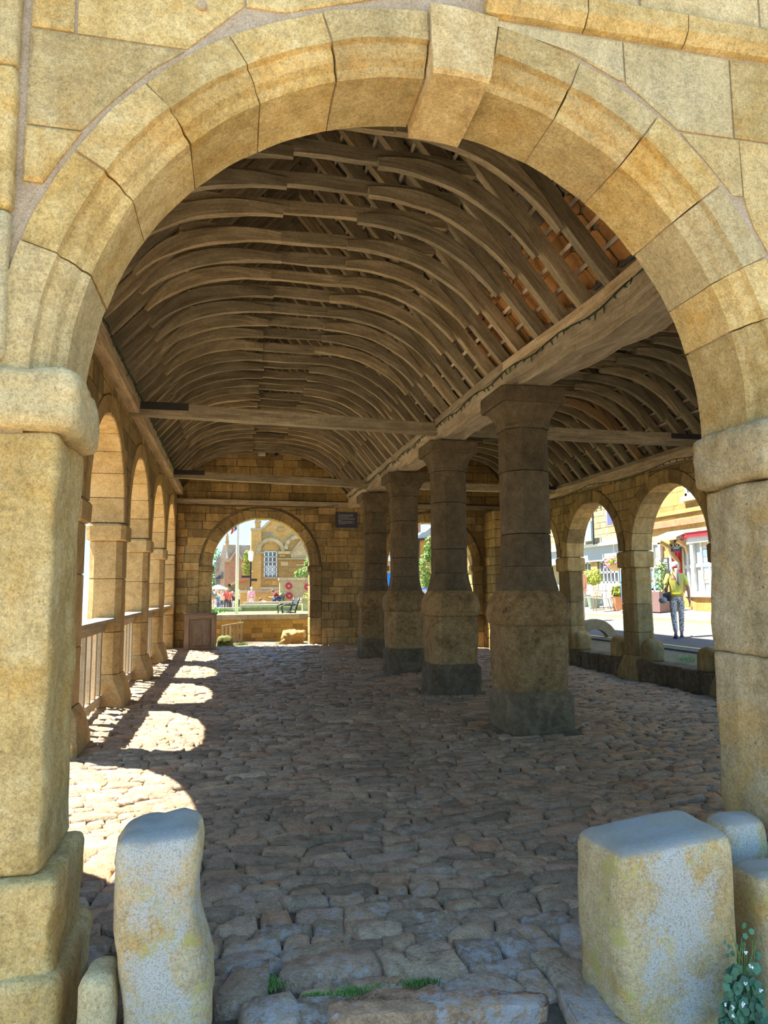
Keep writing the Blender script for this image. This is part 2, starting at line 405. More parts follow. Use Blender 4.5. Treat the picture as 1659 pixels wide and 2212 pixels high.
specs = []
def row_fill(y, depth, xa, xb, wlo, whi, warp):
    x = xa + U(0, .1)
    while x < xb:
        w = U(wlo, whi) * (1.6 if R.random() < .10 else 1)
        xm = x + w/2
        yy = y + warp(xm, y)
        sl = (warp(xm+.05, y) - warp(xm-.05, y)) / .1
        if not blocked(xm, yy):
            specs.append((xm, yy, w*.98, depth*U(.84, 1.25), math.atan(sl)+U(-.10, .10), U(.012, .040), R.random()))
        x += w
wp = lambda x, y: .26*nz(x, y, 0, .55) + .10*nz(x, y, 7, 1.3)
y = 2.52
# large slabs at the threshold, smaller pitched stones further in
while y < 18.05:
    if y < 3.05: dpt = U(.10, .18); wl, wh = .10, .30
    elif y < 3.9: dpt = U(.07, .14); wl, wh = .09, .28
    else: dpt = U(.055, .105); wl, wh = .09, .29
    row_fill(y + dpt/2, dpt, -1.75, 7.35, wl, wh, wp if y > 3.3 else (lambda x, y: .05*nz(x, y, 0, .9)))
    y += dpt * .97
# kerb slabs across the threshold, traced from the photo
for (xa, ya, xb, yb, hh) in ((470, 2075, 580, 2185, .045), (585, 2040, 835, 2140, .05), (838, 2060, 1010, 2120, .04), (505, 2150, 650, 2240, .05), (640, 2128, 1200, 2250, .06), (1205, 2110, 1360, 2250, .05)):
    p, q = onZ(xa, yb, .03), onZ(xb, ya, .03); r_ = onZ(xb, yb, .03); xx, yy = (p.x+q.x+r_.x*0)/2, (p.y+q.y)/2; w, d = abs(r_.x-p.x)*.96, abs(q.y-p.y)*.86
    specs = [s for s in specs if not (abs(s[0]-xx) < w*.5+s[2]*.1 and abs(s[1]-yy) < d*.5-s[3]*.05)]
    specs.append((xx, yy, w, d, U(-.05, .02), hh, R.random()))
def score(s):
    px, py, dz = proj((s[0], s[1], 0))
    if dz < .5 or not (60 < px < 1600) or py > 2300: return 0
    return s[2]*s[3]/dz**3
specs.sort(key=score, reverse=True)
for s in specs[:295]:
    m_ = MB(); cobble(m_, s[0], s[1], s[2], s[3], s[4], s[5], s[6], True)
    m_.build('cobble', M['cobble'], floor, True, (s[0], s[1], floor_z(s[0], s[1])))
mb = MB()
for s in specs[295:]: cobble(mb, *s)
mb.build('cobbles', M['cobble'], floor, True, kind='stuff')

# ---------------------------------------------------------------- masonry helpers
def hw(z, zc, rr):
    if z <= zc: return rr
    q = rr*rr - (z-zc)**2
    return sqrt(q) if q > 0 else 0.0
def spans(z, arches, u0, u1, extra=0.0):
    e_ = [u0]
    for (uc, zc, r, Rr) in arches:
        h = hw(z, zc, Rr + extra); e_ += [uc - h, uc + h]
    e_.append(u1)
    return [(e_[i], e_[i+1]) for i in range(0, len(e_), 2)]
def core(name, fmap, u0, u1, z0, z1, arches, n0, n1, mat, gable=None, dz=.12):
    mb = MB(); cr = [(a, zc, r, (r*.5 + Rr*.5)) for a, zc, r, Rr in arches]
    K = int((z1-z0)/dz); zs = [z0 + (z1-z0)*k/K for k in range(K+1)]
    for za, zb in zip(zs, zs[1:]):
        for (a, b), (c, d) in zip(spans(za, cr, u0, u1), spans(zb, cr, u0, u1)):
            if b-a < 1e-4 and d-c < 1e-4: continue
            q = [(a, za), (b, za), (d, zb), (c, zb)]
            vs_ = [fmap(u, z, n0) for u, z in q] + [fmap(u, z, n1) for u, z in q]
            mb.add(vs_, [(0,1,2,3),(7,6,5,4),(0,4,5,1),(1,5,6,2),(2,6,7,3),(3,7,4,0)])
    if gable:
        for g in gable:
            n = len(g); vs_ = [fmap(u, z, n0) for u, z in g] + [fmap(u, z, n1) for u, z in g]
            mb.add(vs_, [tuple(range(n)), tuple(range(2*n-1, n-1, -1))] + [(i, n+i, n+(i+1) % n, (i+1) % n) for i in range(n)])
    return mb.build(name, mat)
def voussoir(fmap, uc, zc, sec, a0, a1, steps=5, amp=0.0, seed=0.0):
    """sec: [(r, n)] cross-section; a0,a1 angles measured from +u, ccw"""
    rings = []
    for k in range(steps+1):
        a = a0 + (a1-a0)*k/steps
        ring = []
        for r, n in sec:
            p = Vector(fmap(uc + r*cos(a), zc + r*sin(a), n))
            if amp: p += Vector((nz(p.x+seed, p.y, p.z, 6), nz(p.x, p.y+seed, p.z, 6), nz(p.x, p.y, p.z+seed, 6))) * amp
            ring.append(p)
        rings.append(ring)
    return MB().loft(rings)
def dens(sec, step):
    out = []
    for i in range(len(sec)):
        a, b = sec[i], sec[(i+1) % len(sec)]
        k = max(1, int(math.hypot(a[0]-b[0], a[1]-b[1]) / step))
        out += [(a[0]+(b[0]-a[0])*j/k, a[1]+(b[1]-a[1])*j/k) for j in range(k)]
    return out
def blk(fmap, u0, u1, n0, n1, z0, z1, **kw):
    p, q = fmap(u0, z0, n0), fmap(u1, z1, n1)
    mb = MB()
    rblock(mb, min(p[0], q[0]), max(p[0], q[0]), min(p[1], q[1]), max(p[1], q[1]), z0, z1, **kw)
    return mb
def courses(parent, fmap, arches, u0, u1, zs, lw, mat, proud=.012, limit=None, gap=.012, skip=None, name='stone_block', cuts=None):
    """stone courses clipped round the arch rings; limit(z)->(umin,umax)"""
    for ci, (za, zb) in enumerate(zip(zs, zs[1:])):
        lev = [za + (zb-za)*k/4 for k in range(5)]
        SP = [spans(z, arches, u0, u1, gap) for z in lev]
        for i in range(len(SP[0])):
            lo = [SP[k][i][0] for k in range(5)]; hi = [SP[k][i][1] for k in range(5)]
            if limit:
                for k in range(5):
                    a, b = limit(lev[k]); lo[k] = max(lo[k], a); hi[k] = min(hi[k], b)
            um, ux = min(lo), max(hi)
            if ux - um < .06: continue
            cs = [um]; c = um + U(.4, 1.0)*lw[0]
            if cuts and ci < len(cuts) and cuts[ci] is not None: cs += [q for q in cuts[ci] if um+.05 < q < ux-.05]
            else:
                while c < ux - lw[0]*.45: cs.append(c); c += U(*lw)
            cs.append(ux)
            for a, b in zip(cs, cs[1:]):
                L_, R_ = [], []
                for k in range(5):
                    l, h = max(a, lo[k]), min(b, hi[k])
                    if h - l > .025: L_.append((l, lev[k])); R_.append((h, lev[k]))
                if len(L_) < 2: continue
                def thin(P):
                    return [P[0]] + [P[k] for k in range(1, len(P)-1) if abs((P[k][0]-P[k-1][0])*(P[k+1][1]-P[k][1])-(P[k+1][0]-P[k][0])*(P[k][1]-P[k-1][1])) > 1e-6] + [P[-1]]
                ol = thin(R_) + thin(L_)[::-1]
                if skip and skip(sum(p[0] for p in ol)/len(ol), sum(p[1] for p in ol)/len(ol)): continue
                stone_face(ol, fmap, proud + U(-.004, .005)).build(name, mat, parent)

# ---------------------------------------------------------------- front wall (two arches, seen from outside)
fF = lambda u, z, n: (u, YF - n, z)
ARF = [(.79, 2.165, 1.378, 1.605), (5.25, 2.165, 1.378, 1.605)]
front = core('wall_front', fF, -1.85, 7.9, -.35, 4.35, ARF, -.40, -.001, M['mortar'],
             gable=[[(-1.85, 4.35), (3.2, 4.35), (.75, 6.6)], [(3.0, 4.35), (7.9, 4.35), (5.3, 6.6)]])
tag(front, 'golden limestone gable wall with two round arches facing the street', 'wall', kind='structure')
def ang(px, py): p = onY(px, py, YF); return atan2(p.z - 2.165, p.x - .79)
jl = [ang(718, 100), ang(535, 145), ang(365, 235), ang(222, 368), ang(110, 545), pi + .02]
jr = [ang(1235, 180), ang(1392, 290), ang(1520, 428), ang(1612, 575), ang(1655, 690), -.02]
kL, kR = ang(932, 90), ang(1060, 120)
sec = dens([(1.600, .004), (1.478, .004), (1.472, -.022), (1.446, -.026), (1.424, -.044), (1.408, -.074), (1.390, -.080), (1.378, -.092), (1.378, -.40), (1.60, -.40)], .07)
def ring(joints, a_start, sgn):
    a = a_start
    for i, b in enumerate(joints):
        g = .0022
        lo, hi = (a + g, b - g) if sgn > 0 else (b + g, a - g)
        s_ = [(r + U(-.0, .0), n + (0 if n < -.2 else U(-.001, .001))) for r, n in sec]
        off = U(.002, .010)
        s_ = [(r, n + off if n > -.3 else n) for r, n in s_]
        voussoir(fF, .79, 2.165, s_, lo, hi, 12, .006, U(0, 50)).build('voussoir', M['front'], front, False)
        a = b
voussoir(fF, .79, 2.165, [(1.63, .001), (1.485, .001), (1.485, -.06), (1.43, -.09), (1.386, -.105), (1.386, -.39), (1.63, -.39)], -.02, pi+.02, 60).build('mortar_bed', M['mortar'], front)
ring(jl, kL + .008, 1); ring(jr, kR - .008, -1)
ks = dens([(1.625, .03), (1.35, .03), (1.335, .015), (1.33, -.40), (1.60, -.40)], .05)
voussoir(fF, .79, 2.165, ks, kR - .004, kL + .004, 6, .004, 3).build('keystone', M['front_pale'], front)
for k in range(13):      # the second arch, outside the frame to the right
    a0, a1 = pi*k/13 + .003, pi*(k+1)/13 - .003
    voussoir(fF, 5.25, 2.165, [(1.60, .004), (1.44, .004), (1.378, -.06), (1.378, -.40), (1.60, -.40)], a0, a1, 6).build('voussoir', M['front'], front)
zsL = [2.19, onY(20, 520, YF).z, onY(30, 268, YF).z, onY(55, 60, YF).z, 4.3]
courses(front, fF, [(.79, 2.165, 1.378, 1.625)], -.74, .79, zsL, (.5, .8), M['front'], .011, gap=0,
        cuts=[[], [], [], [onY(165, 30, YF).x, onY(530, 40, YF).x]])
zsR = [2.19, onY(1650, 560, YF).z, onY(1600, 305, YF).z, 3.785]
courses(front, fF, [(.79, 2.165, 1.378, 1.625), (5.25, 2.165, 1.378, 1.625)], .79, 5.25, zsR, (.5, .8), M['front'], .011, gap=0,
        cuts=[None, None, [onY(1345, 130, YF).x, onY(1580, 250, YF).x]])
courses(front, fF, [], .95, 7.8, [3.93, 4.3], (.45, .7), M['front_pale'], .011, gap=0)
courses(front, fF, [], 6.9, 7.9, [0, .5, 1.0, 1.5, 1.95, 2.4, 2.9, 3.4, 3.785], (.5, .8), M['front'], .011, gap=0)
# string course over the right half
x = .97
for L_ in (.44, .47, .6, .6, .6, .7, .7, .7, .7, .7):
    pr = [(-.06, 3.785), (.028, 3.795), (.062, 3.835), (.066, 3.90), (.04, 3.93), (-.06, 3.935)]
    rg = []
    for k in range(7):
        u = x + .003 + (L_-.006)*k/6
        rg.append([Vector(fF(u, z + .004*nz(u, z, 1, 7), n + .005*nz(u, n*9, z, 8))) for n, z in pr])
    MB().loft(rg).build('string_course', M['front'], front); x += L_
p = onY(437, 18, YF); m_ = MB(); m_.loft([[Vector((p.x+q*cos(2*pi*k/12), YF-d, p.z+q*sin(2*pi*k/12))) for k in range(12)] for q, d in ((.018, .0), (.018, .02), (.012, .026), (.006, .024))]).build('wall_stud', M['mortar'], front)
# left buttress strip with its own blocks
for za, zb in ((2.22, 2.75), (2.75, 3.28), (3.28, 3.80), (3.80, 4.3)):
    blk(fF, -1.85, -.765, -.02, .045, za+.003, zb-.003, b=.02, amp=.005, nd=5).build('buttress_block', M['front'], front, True)
def pier_stack(fm, par, u_in, u_out, zlist, mat, n_out=.01, n_in=-.41, nd=6, b=.022, amp=.012):
    for za, zb in zip(zlist, zlist[1:]):
        blk(fm, min(u_in, u_out), max(u_in, u_out), n_in, n_out, za+.002, zb-.002, b=b, amp=amp, nd=nd, fr=4.5).build('pier_block', mat, par, True)
pier_stack(fF, front, -.590, -1.85, [.56, 1.985], M['front'], nd=14, amp=.016)
blk(fF, -1.85, -.530, -.44, .060, 1.985, 2.205, b=.05, amp=.02, nd=10, fr=6).build('impost', M['front'], front, True)
blk(fF, -1.85, -.535, -.44, .055, .0, .56, b=.03, amp=.02, nd=9, fr=5).build('plinth_block', M['front'], front, True)
blk(fF, -.95, -.505, -.47, .09, -.3, .28, b=.05, amp=.03, nd=7, fr=6).build('plinth_block', M['front'], front, True)
pier_stack(fF, front, 2.170, 3.87, [.40, 1.16, 1.90], M['jamb'], nd=12, amp=.016)
blk(fF, 2.115, 3.93, -.44, .05, 1.90, 2.155, b=.05, amp=.018, nd=10, fr=6).build('impost', M['jamb'], front, True)
blk(fF, 2.115, 3.93, -.44, .05, -.35, .40, b=.03, amp=.018, nd=8, fr=5).build('plinth_block', M['jamb'], front, True)
pier_stack(fF, front, 6.63, 7.9, [-.3, .5, 1.2, 1.93, 2.16], M['front'])

# ---------------------------------------------------------------- arcade walls
def arcade_piers(par, fm, piers, w, th, zb, zi0, zi1, mat, ch=.07, joints=(), base=True):
    """slender chamfered piers: stacked drums, impost band, plinth"""
    def octa(uc, hu, n0, n1, c): return [(uc-hu+c, n0), (uc+hu-c, n0), (uc+hu, n0+c), (uc+hu, n1-c), (uc+hu-c, n1), (uc-hu+c, n1), (uc-hu, n1-c), (uc-hu, n0+c)]
    for uc in piers:
        def drum(name, prof, m_=mat, sm=False):
            rings = []
            sd_ = U(0, 30)
            for z, g, c in prof:
                rings.append([Vector(fm(u + .006*nz(u*9, z*3, sd_), z, n + .006*nz(z*3, u*9, sd_))) for u, n in octa(uc, w/2+g, -th-g, g, c)])
            MB().loft(rings).build(name, m_, par, sm)
        zs = [zb+.42] + list(joints) + [zi0]
        for a, b_ in zip(zs, zs[1:]):
            k = 4; drum('pier_drum', [(a+.003, -.006, ch)] + [(a+.012+(b_-a-.024)*i/k, 0, ch) for i in range(k+1)] + [(b_-.003, -.006, ch)])
        drum('impost', [(zi0, .0, ch), (zi0+.02, .04, ch*.8), (zi1-.03, .045, ch*.8), (zi1, .02, ch)])
        if base: drum('pier_base', [(zb-.2, .10, .03), (zb+.12, .09, .03), (zb+.2, .075, .05), (zb+.34, .05, .09), (zb+.42, .005, ch)])
def arch_ring(par, fm, uc, zc, r, Rr, th, k, mat, pr=.015, zoff=0.0):
    for i in range(k):
        a0, a1 = pi*i/k + .004, pi*(i+1)/k - .004
        key = i == k//2
        rr = r - (.02 if key else 0); n1 = pr + (.012 if key else U(-.003, .004))
        voussoir(fm, uc, zc, [(Rr, n1), (rr+.012, n1), (rr, n1-.012), (rr, -th-pr), (Rr, -th-pr)], a0, a1, 4).build('voussoir' if not key else 'keystone', mat, par)

# left wall
fL = lambda u, z, n: (XL + n, u, z)
ARL = [(5.625, 2.33, 1.225, 1.43), (8.475, 2.33, 1.125, 1.33), (11.225, 2.33, 1.125, 1.33), (13.975, 2.33, 1.125, 1.33), (16.70, 2.33, 1.10, 1.31)]
wl_ = core('wall_left', fL, 2.95, 18.5, -.3, 3.95, ARL, -.40, -.012, M['mortar_dark'])
tag(wl_, 'left arcade wall of five open arches with sunlight coming in', 'wall', kind='structure')
arcade_piers(wl_, fL, PIERS_Y, .50, .40, 0, 2.10, 2.32, M['pier'], joints=(.95, 1.62))
for uc, zc, r, Rr in ARL: arch_ring(wl_, fL, uc, zc, r, Rr, .40, 11, M['pier'], .018)
for (ua, ub) in ((2.95, 4.40), (17.80, 18.5)):
    zz = [-.2, .45, .9, 1.35, 1.75, 2.10, 2.32]
    for a, b_ in zip(zz, zz[1:]):
        blk(fL, ua, ub, -.40, .012, a+.003, b_-.003, b=.02, amp=.006, nd=3).build('pier_block', M['pier'], wl_, True)
courses(wl_, fL, ARL, 2.95, 18.1, [2.33, 2.58, 2.84, 3.06, 3.28, 3.52, 3.74, 3.94], (.35, .6), M['inner'])

# right wall
fR = lambda u, z, n: (XR - n, u, z)
ARR = [(5.55, 2.17, 1.20, 1.42), (8.475, 2.17, 1.13, 1.36), (11.225, 2.17, 1.13, 1.36), (13.975, 2.17, 1.13, 1.36), (16.60, 2.17, 1.0, 1.22)]
wr_ = core('wall_right', fR, 2.95, 18.5, -.6, 3.75, ARR, -.40, -.012, M['mortar_dark'])
tag(wr_, 'right arcade wall of stone arches opening on the street', 'wall', kind='structure')
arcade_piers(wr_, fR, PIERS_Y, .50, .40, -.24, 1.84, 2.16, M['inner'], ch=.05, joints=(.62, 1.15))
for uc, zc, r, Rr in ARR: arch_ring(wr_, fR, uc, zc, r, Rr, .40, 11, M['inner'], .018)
for (ua, ub) in ((2.95, 4.35), (17.60, 18.5)):
    zz = [-.5, .25, .65, 1.05, 1.45, 1.84, 2.16]
    for a, b_ in zip(zz, zz[1:]): blk(fR, ua, ub, -.40, .012, a+.003, b_-.003, b=.02, amp=.006, nd=2).build('pier_block', M['inner'], wr_, True)
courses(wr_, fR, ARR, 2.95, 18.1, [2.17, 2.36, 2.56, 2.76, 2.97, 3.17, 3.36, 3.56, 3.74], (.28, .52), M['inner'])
# projecting corner pier by the end wall
zz = [-.3] + [-.05 + .235*k for k in range(1, 16)]
for i, (a, b_) in enumerate(zip(zz, zz[1:])):
    for q in ((17.3, 17.7, 18.08) if i % 2 else (17.3, 17.55, 18.08),):
        for c_, d_ in zip(q, q[1:]): blk(fR, c_+.003, d_-.003, 0, .90, a+.004, b_-.004, b=.012, amp=.004, nd=2).build('pier_block', M['inner'], wr_, True)

# end wall
fE = lambda u, z, n: (u, YE - n, z)
ARE = [(.68, 2.075, 1.204, 1.44), (5.05, 2.075, 1.15, 1.38)]
ROOFL = dict(xc=.75, half=2.10, ridge=6.40); ROOFR = dict(xc=5.30, half=2.10, ridge=6.40)
gl = [(-1.8, 3.95), (3.2, 3.95), (.75, 6.75)]; gr = [(2.9, 3.95), (7.85, 3.75), (5.3, 6.75)]
we_ = core('wall_back', fE, -1.8, 7.85, -.5, 3.96, ARE, -.40, -.012, M['mortar_dark'], gable=[gl, gr])
tag(we_, 'far stone wall of the hall with two round arches', 'wall', kind='structure')
for uc, zc, r, Rr in ARE: arch_ring(we_, fE, uc, zc, r, Rr, .40, 13, M['inner'], .022)
for uc, zc, r, Rr in ARE:
    for s_ in (-1, 1):
        e0 = uc + s_*r
        zz = [-.3, .35, .78, 1.2, 1.58, 1.93]
        for a, b_ in zip(zz, zz[1:]): blk(fE, min(e0, e0+s_*.30), max(e0, e0+s_*.30), -.41, .018, a+.003, b_-.003, b=.018, amp=.008, nd=3).build('quoin', M['inner'], we_, True)
        blk(fE, min(e0-s_*.05, e0+s_*.30), max(e0-s_*.05, e0+s_*.30), -.44, .05, 1.93, 2.075, b=.03, amp=.008, nd=3).build('impost', M['inner'], we_, True)
AE2 = [(.68, 2.075, 1.204, 1.505), (5.05, 2.075, 1.15, 1.45)]
def lim(z):
    k = max(0, z - 3.9) / 1.25
    return (-1.35 + k*1.0, 7.4 - k)
courses(we_, fE, AE2, -1.38, 7.42, [-.1, .28, .52, .73, .93, 1.14, 1.36, 1.55, 1.76, 1.96, 2.16, 2.37, 2.57, 2.78, 2.98, 3.18, 3.38, 3.57], (.36, .62), M['inner'], gap=0)
courses(we_, fE, [], -1.38, 2.85, [3.72, 3.93, 4.15, 4.36, 4.58, 4.78, 5.0], (.36, .62), M['inner'], gap=0, limit=lambda z: (-1.35+max(0, z-3.9)/1.25, 2.85-max(0, z-3.9)/1.25))
courses(we_, fE, [], 3.2, 7.4, [3.72, 3.93, 4.15, 4.36, 4.58, 4.78, 5.0], (.36, .62), M['inner'], gap=0, limit=lambda z: (3.2+max(0, z-3.9)/1.25, 7.4-max(0, z-3.9)/1.25))

# ---------------------------------------------------------------- central columns
def column(y, label, seed):
    root = thing('stone_column', label, 'column', (XC, y, -.02), group='octagonal columns down the middle of the hall')
    def part(name, prof, mat, sm=False, k=1):
        rings = []
        for z, h, c in prof:
            o = [(-h+c, -h), (h-c, -h), (h, -h+c), (h, h-c), (h-c, h), (-h+c, h), (-h, h-c), (-h, -h+c)]
            pts = []
            for i in range(8):
                a, b = o[i], o[(i+1) % 8]
                pts += [(a[0]+(b[0]-a[0])*j/3, a[1]+(b[1]-a[1])*j/3) for j in range(3)]
            rings.append([Vector((px*(1+.02*k*nz(px*4+seed, py*4, z*2.5)), py*(1+.02*k*nz(px*4, py*4+seed, z*2.5)), z)) for px, py in pts])
        return MB().loft(rings).build(name, mat, root, sm)
    rng = lambda a, b, n: [a + (b-a)*i/n for i in range(n+1)]
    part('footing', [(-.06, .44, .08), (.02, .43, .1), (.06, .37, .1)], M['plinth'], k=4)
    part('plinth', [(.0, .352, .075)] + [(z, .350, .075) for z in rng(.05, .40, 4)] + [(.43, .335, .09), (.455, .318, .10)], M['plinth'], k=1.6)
    part('pedestal', [(.45, .318, .10)] + [(z, .322+.012*sin((z-.45)*4), .10) for z in rng(.47, 1.08, 8)] + [(1.10, .318, .10)], M['pedestal'], k=1.8)
    part('collar', [(1.10, .325, .10), (1.115, .345, .11), (1.16, .362, .115), (1.24, .366, .12), (1.32, .358, .12), (1.38, .335, .12), (1.43, .30, .115), (1.46, .275, .11)], M['pedestal'], k=1.3)
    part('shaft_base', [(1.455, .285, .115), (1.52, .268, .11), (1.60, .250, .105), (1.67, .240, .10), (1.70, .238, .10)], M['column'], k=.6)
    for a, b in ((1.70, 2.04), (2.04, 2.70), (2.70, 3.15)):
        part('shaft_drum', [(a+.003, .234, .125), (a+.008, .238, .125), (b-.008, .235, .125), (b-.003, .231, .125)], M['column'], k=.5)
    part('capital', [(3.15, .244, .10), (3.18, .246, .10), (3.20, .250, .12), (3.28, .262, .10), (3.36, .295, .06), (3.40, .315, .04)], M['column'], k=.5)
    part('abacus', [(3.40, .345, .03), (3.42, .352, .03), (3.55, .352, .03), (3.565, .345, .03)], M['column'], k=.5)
    return root
for y_, lb in zip(PIERS_Y, ('nearest and largest stone column on its stained square plinth', 'second stone column from the front, between the nearest and third',
                            'third stone column back, with pale patches on its pedestal', 'farthest stone column, standing closest to the far wall')):
    column(y_ - .03, lb, y_ * 7)

# ---------------------------------------------------------------- timbers
def timber(pts, nrm, w, th, jit=.006, seed=None, mb=None, wf=None):
    """pts along the length, nrm thickness direction, w depth across"""
    mb = mb or MB(); seed = U(0, 60) if seed is None else seed
    pts = [Vector(p) for p in pts]; nrm = Vector(nrm).normalized(); s = 0; cs = []
    for i, p in enumerate(pts):
        t_ = (pts[min(i+1, len(pts)-1)] - pts[max(i-1, 0)]).normalized(); q = nrm.cross(t_).normalized()
        if i: s += (pts[i]-pts[i-1]).length
        ww = w * (wf(i/(len(pts)-1)) if wf else 1.0)
        c = []
        for a, b in ((-1,-1),(1,-1),(1,1),(-1,1)):
            jw = jit*nz(s*2.2+a*5, seed, b*3); jn = jit*.5*nz(s*2, seed+9, a*2+b)
            c.append(p + q*(a*ww/2 + jw) + nrm*(b*th/2 + jn))
        cs.append((s, c, ww))
    for e_ in range(4):
        vs_, gs, fs = [], [], []
        for k, (s_, c, ww) in enumerate(cs):
            vs_ += [c[e_], c[(e_+1) % 4]]; width = ww if e_ % 2 == 0 else th
            gs += [(s_, seed*3 + e_*2, seed), (s_, seed*3 + e_*2 + width, seed)]
            if k: fs.append((2*k-2, 2*k-1, 2*k+1, 2*k))
        mb.add(vs_, fs, gs)
    for s_, c, ww in (cs[0], cs[-1]): mb.add(c, [(0, 1, 2, 3)], [(0, 0, seed), (0, ww, seed), (th, ww, seed), (th, 0, seed)])
    return mb
def line(a, b, n): a, b = Vector(a), Vector(b); return [a + (b-a)*i/n for i in range(n+1)]
# great beam over the columns: four lengths meeting on the capitals
def beam_mid(y): return -.10*math.exp(-((y-4.9)/1.5)**2)
ends = [2.9, 7.1, 9.85, 12.6, 15.35, 18.1]
for i, (a, b) in enumerate(zip(ends, ends[1:])):
    r = thing('arcade_beam', ('massive weathered oak beam running from the front arch to the nearest column', 'oak beam resting on the nearest and second columns', 'oak beam resting on the second and third columns',
              'oak beam resting on the third and farthest columns', 'oak beam from the farthest column into the far wall')[i], 'beam', (0, 0, 0))
    n = 14
    pts = [(XC, a + (b-a)*k/n, 3.70 + .0 + beam_mid(a + (b-a)*k/n) + .012*nz(k, i, 2, .4)) for k in range(n+1)]
    wf = (lambda q: 1.0 + .22*math.exp(-((q-.42)/.25)**2)) if i == 0 else (lambda q: 1.0)
    # bottom bellies out: waney natural edge
    timber(pts, (1, 0, 0), .27, .34, .045, mb=None, wf=wf).build('beam', M['beam_oak'], r)
    pl = [(XC-.13, a + (b-a)*k/8, 3.86 + beam_mid(a + (b-a)*k/8)) for k in range(9)]
    timber(pl, (1, 0, 0), .10, .13, .006).build('plate', M['beam_oak'], r)
    pl = [(XC+.13, a + (b-a)*k/8, 3.86 + beam_mid(a + (b-a)*k/8)) for k in range(9)]
    timber(pl, (1, 0, 0), .10, .13, .006).build('plate', M['beam_oak'], r)
# wall plates
for lb, x, z in (('weathered oak wall plate along the top of the left arcade', XL+.06, 3.90), ('oak wall plate along the top of the right arcade', XR-.06, 3.66)):
    r = thing('wall_plate', lb, 'beam', (0, 0, 0))
    timber(line((x, 2.95, z), (x, 18.1, z), 40), (1, 0, 0), .17, .18, .012).build('plate', M['beam_oak'], r)
    timber(line((x, 2.95, z+.12), (x, 18.1, z+.12), 30), (1, 0, 0), .08, .12, .008).build('upper_plate', M['oak'], r)
# tie beams
def tie(a, b, w, th, lb, iron):
    r = thing('tie_beam', lb, 'beam', (0, 0, 0))
    timber(line(a, b, 14), (0, 1, 0), w, th, .012).build('beam', M['oak'], r)
    m_ = MB(); a_, b_ = Vector(a), Vector(b); p, q = (a_.lerp(b_, 0), a_.lerp(b_, .19)) if iron < 0 else (a_.lerp(b_, .81), a_.lerp(b_, 1))
    m_.box(p.x, q.x, p.y-th/2-.012, p.y-th/2+.004, min(p.z, q.z)+w*.02, max(p.z, q.z)+w*.48); m_.build('iron_strap', M['iron'], r)
plain('iron', (.035, .035, .035), .6, 0, .2)
tie((XL-.05, 9.82, 3.89), (XC-.15, 9.82, 3.77), .17, .15, 'long oak tie beam crossing the left aisle at the second column', -1)
tie((XL-.05, 15.35, 3.90), (XC-.15, 15.35, 3.77), .16, .15, 'far oak tie beam crossing the left aisle at the farthest column', -1)
tie((XC+.15, 9.82, 3.78), (XR, 9.82, 3.76), .17, .15, 'oak tie beam crossing the right aisle at the second column', 1)
tie((XC+.15, 15.35, 3.78), (XR, 15.35, 3.74), .16, .15, 'far oak tie beam crossing the right aisle at the farthest column', 1)
r = thing('wall_beam', 'pale oak beam set across the far wall above the left arch', 'beam'); timber(line((-1.38, 18.03, 3.665), (2.85, 18.03, 3.63), 12), (0, 1, 0), .11, .14, .008).build('beam', M['beam_oak'], r)
r = thing('wall_beam', 'pale oak beam set across the far wall above the right arch', 'beam'); timber(line((3.2, 18.03, 3.64), (7.0, 18.03, 3.60), 12), (0, 1, 0), .11, .14, .008).build('beam', M['beam_oak'], r)

# ---------------------------------------------------------------- roof
ceiling = MB()
def zr_beam(y): return 3.88 + beam_mid(y)
OUT = .055
def roof(rf, zl, zrf, side):
    xc, half, rz = rf['xc'], rf['half'], rf['ridge']
    for s_ in (-1, 1):       # solid torching above the slates
        zf = zl if s_ < 0 else 3.86 if side == 0 else zl
        sl = (rz - zf) / half; e_ = half + .38 if (s_ < 0) == (side == 0) else half + .16
        P = []
        for y_ in (2.5, 18.5):
            for d in (.24, .32): P += [(xc + s_*e_, y_, zf - (e_-half)*sl + d*sqrt(1+sl*sl)), (xc, y_, rz + d*sqrt(1+sl*sl))]
        ceiling.add(P, [(0,1,5,4),(2,6,7,3),(0,2,3,1),(4,5,7,6),(0,4,6,2),(1,3,7,5)])
roof(ROOFL, 4.0, zr_beam, 0); roof(ROOFR, 3.86, None, 1)
ceil = ceiling.build('ceiling', M['slate']); tag(ceil, 'open timber roof of rafters, arched braces, laths and stone slates', 'ceiling', kind='structure')
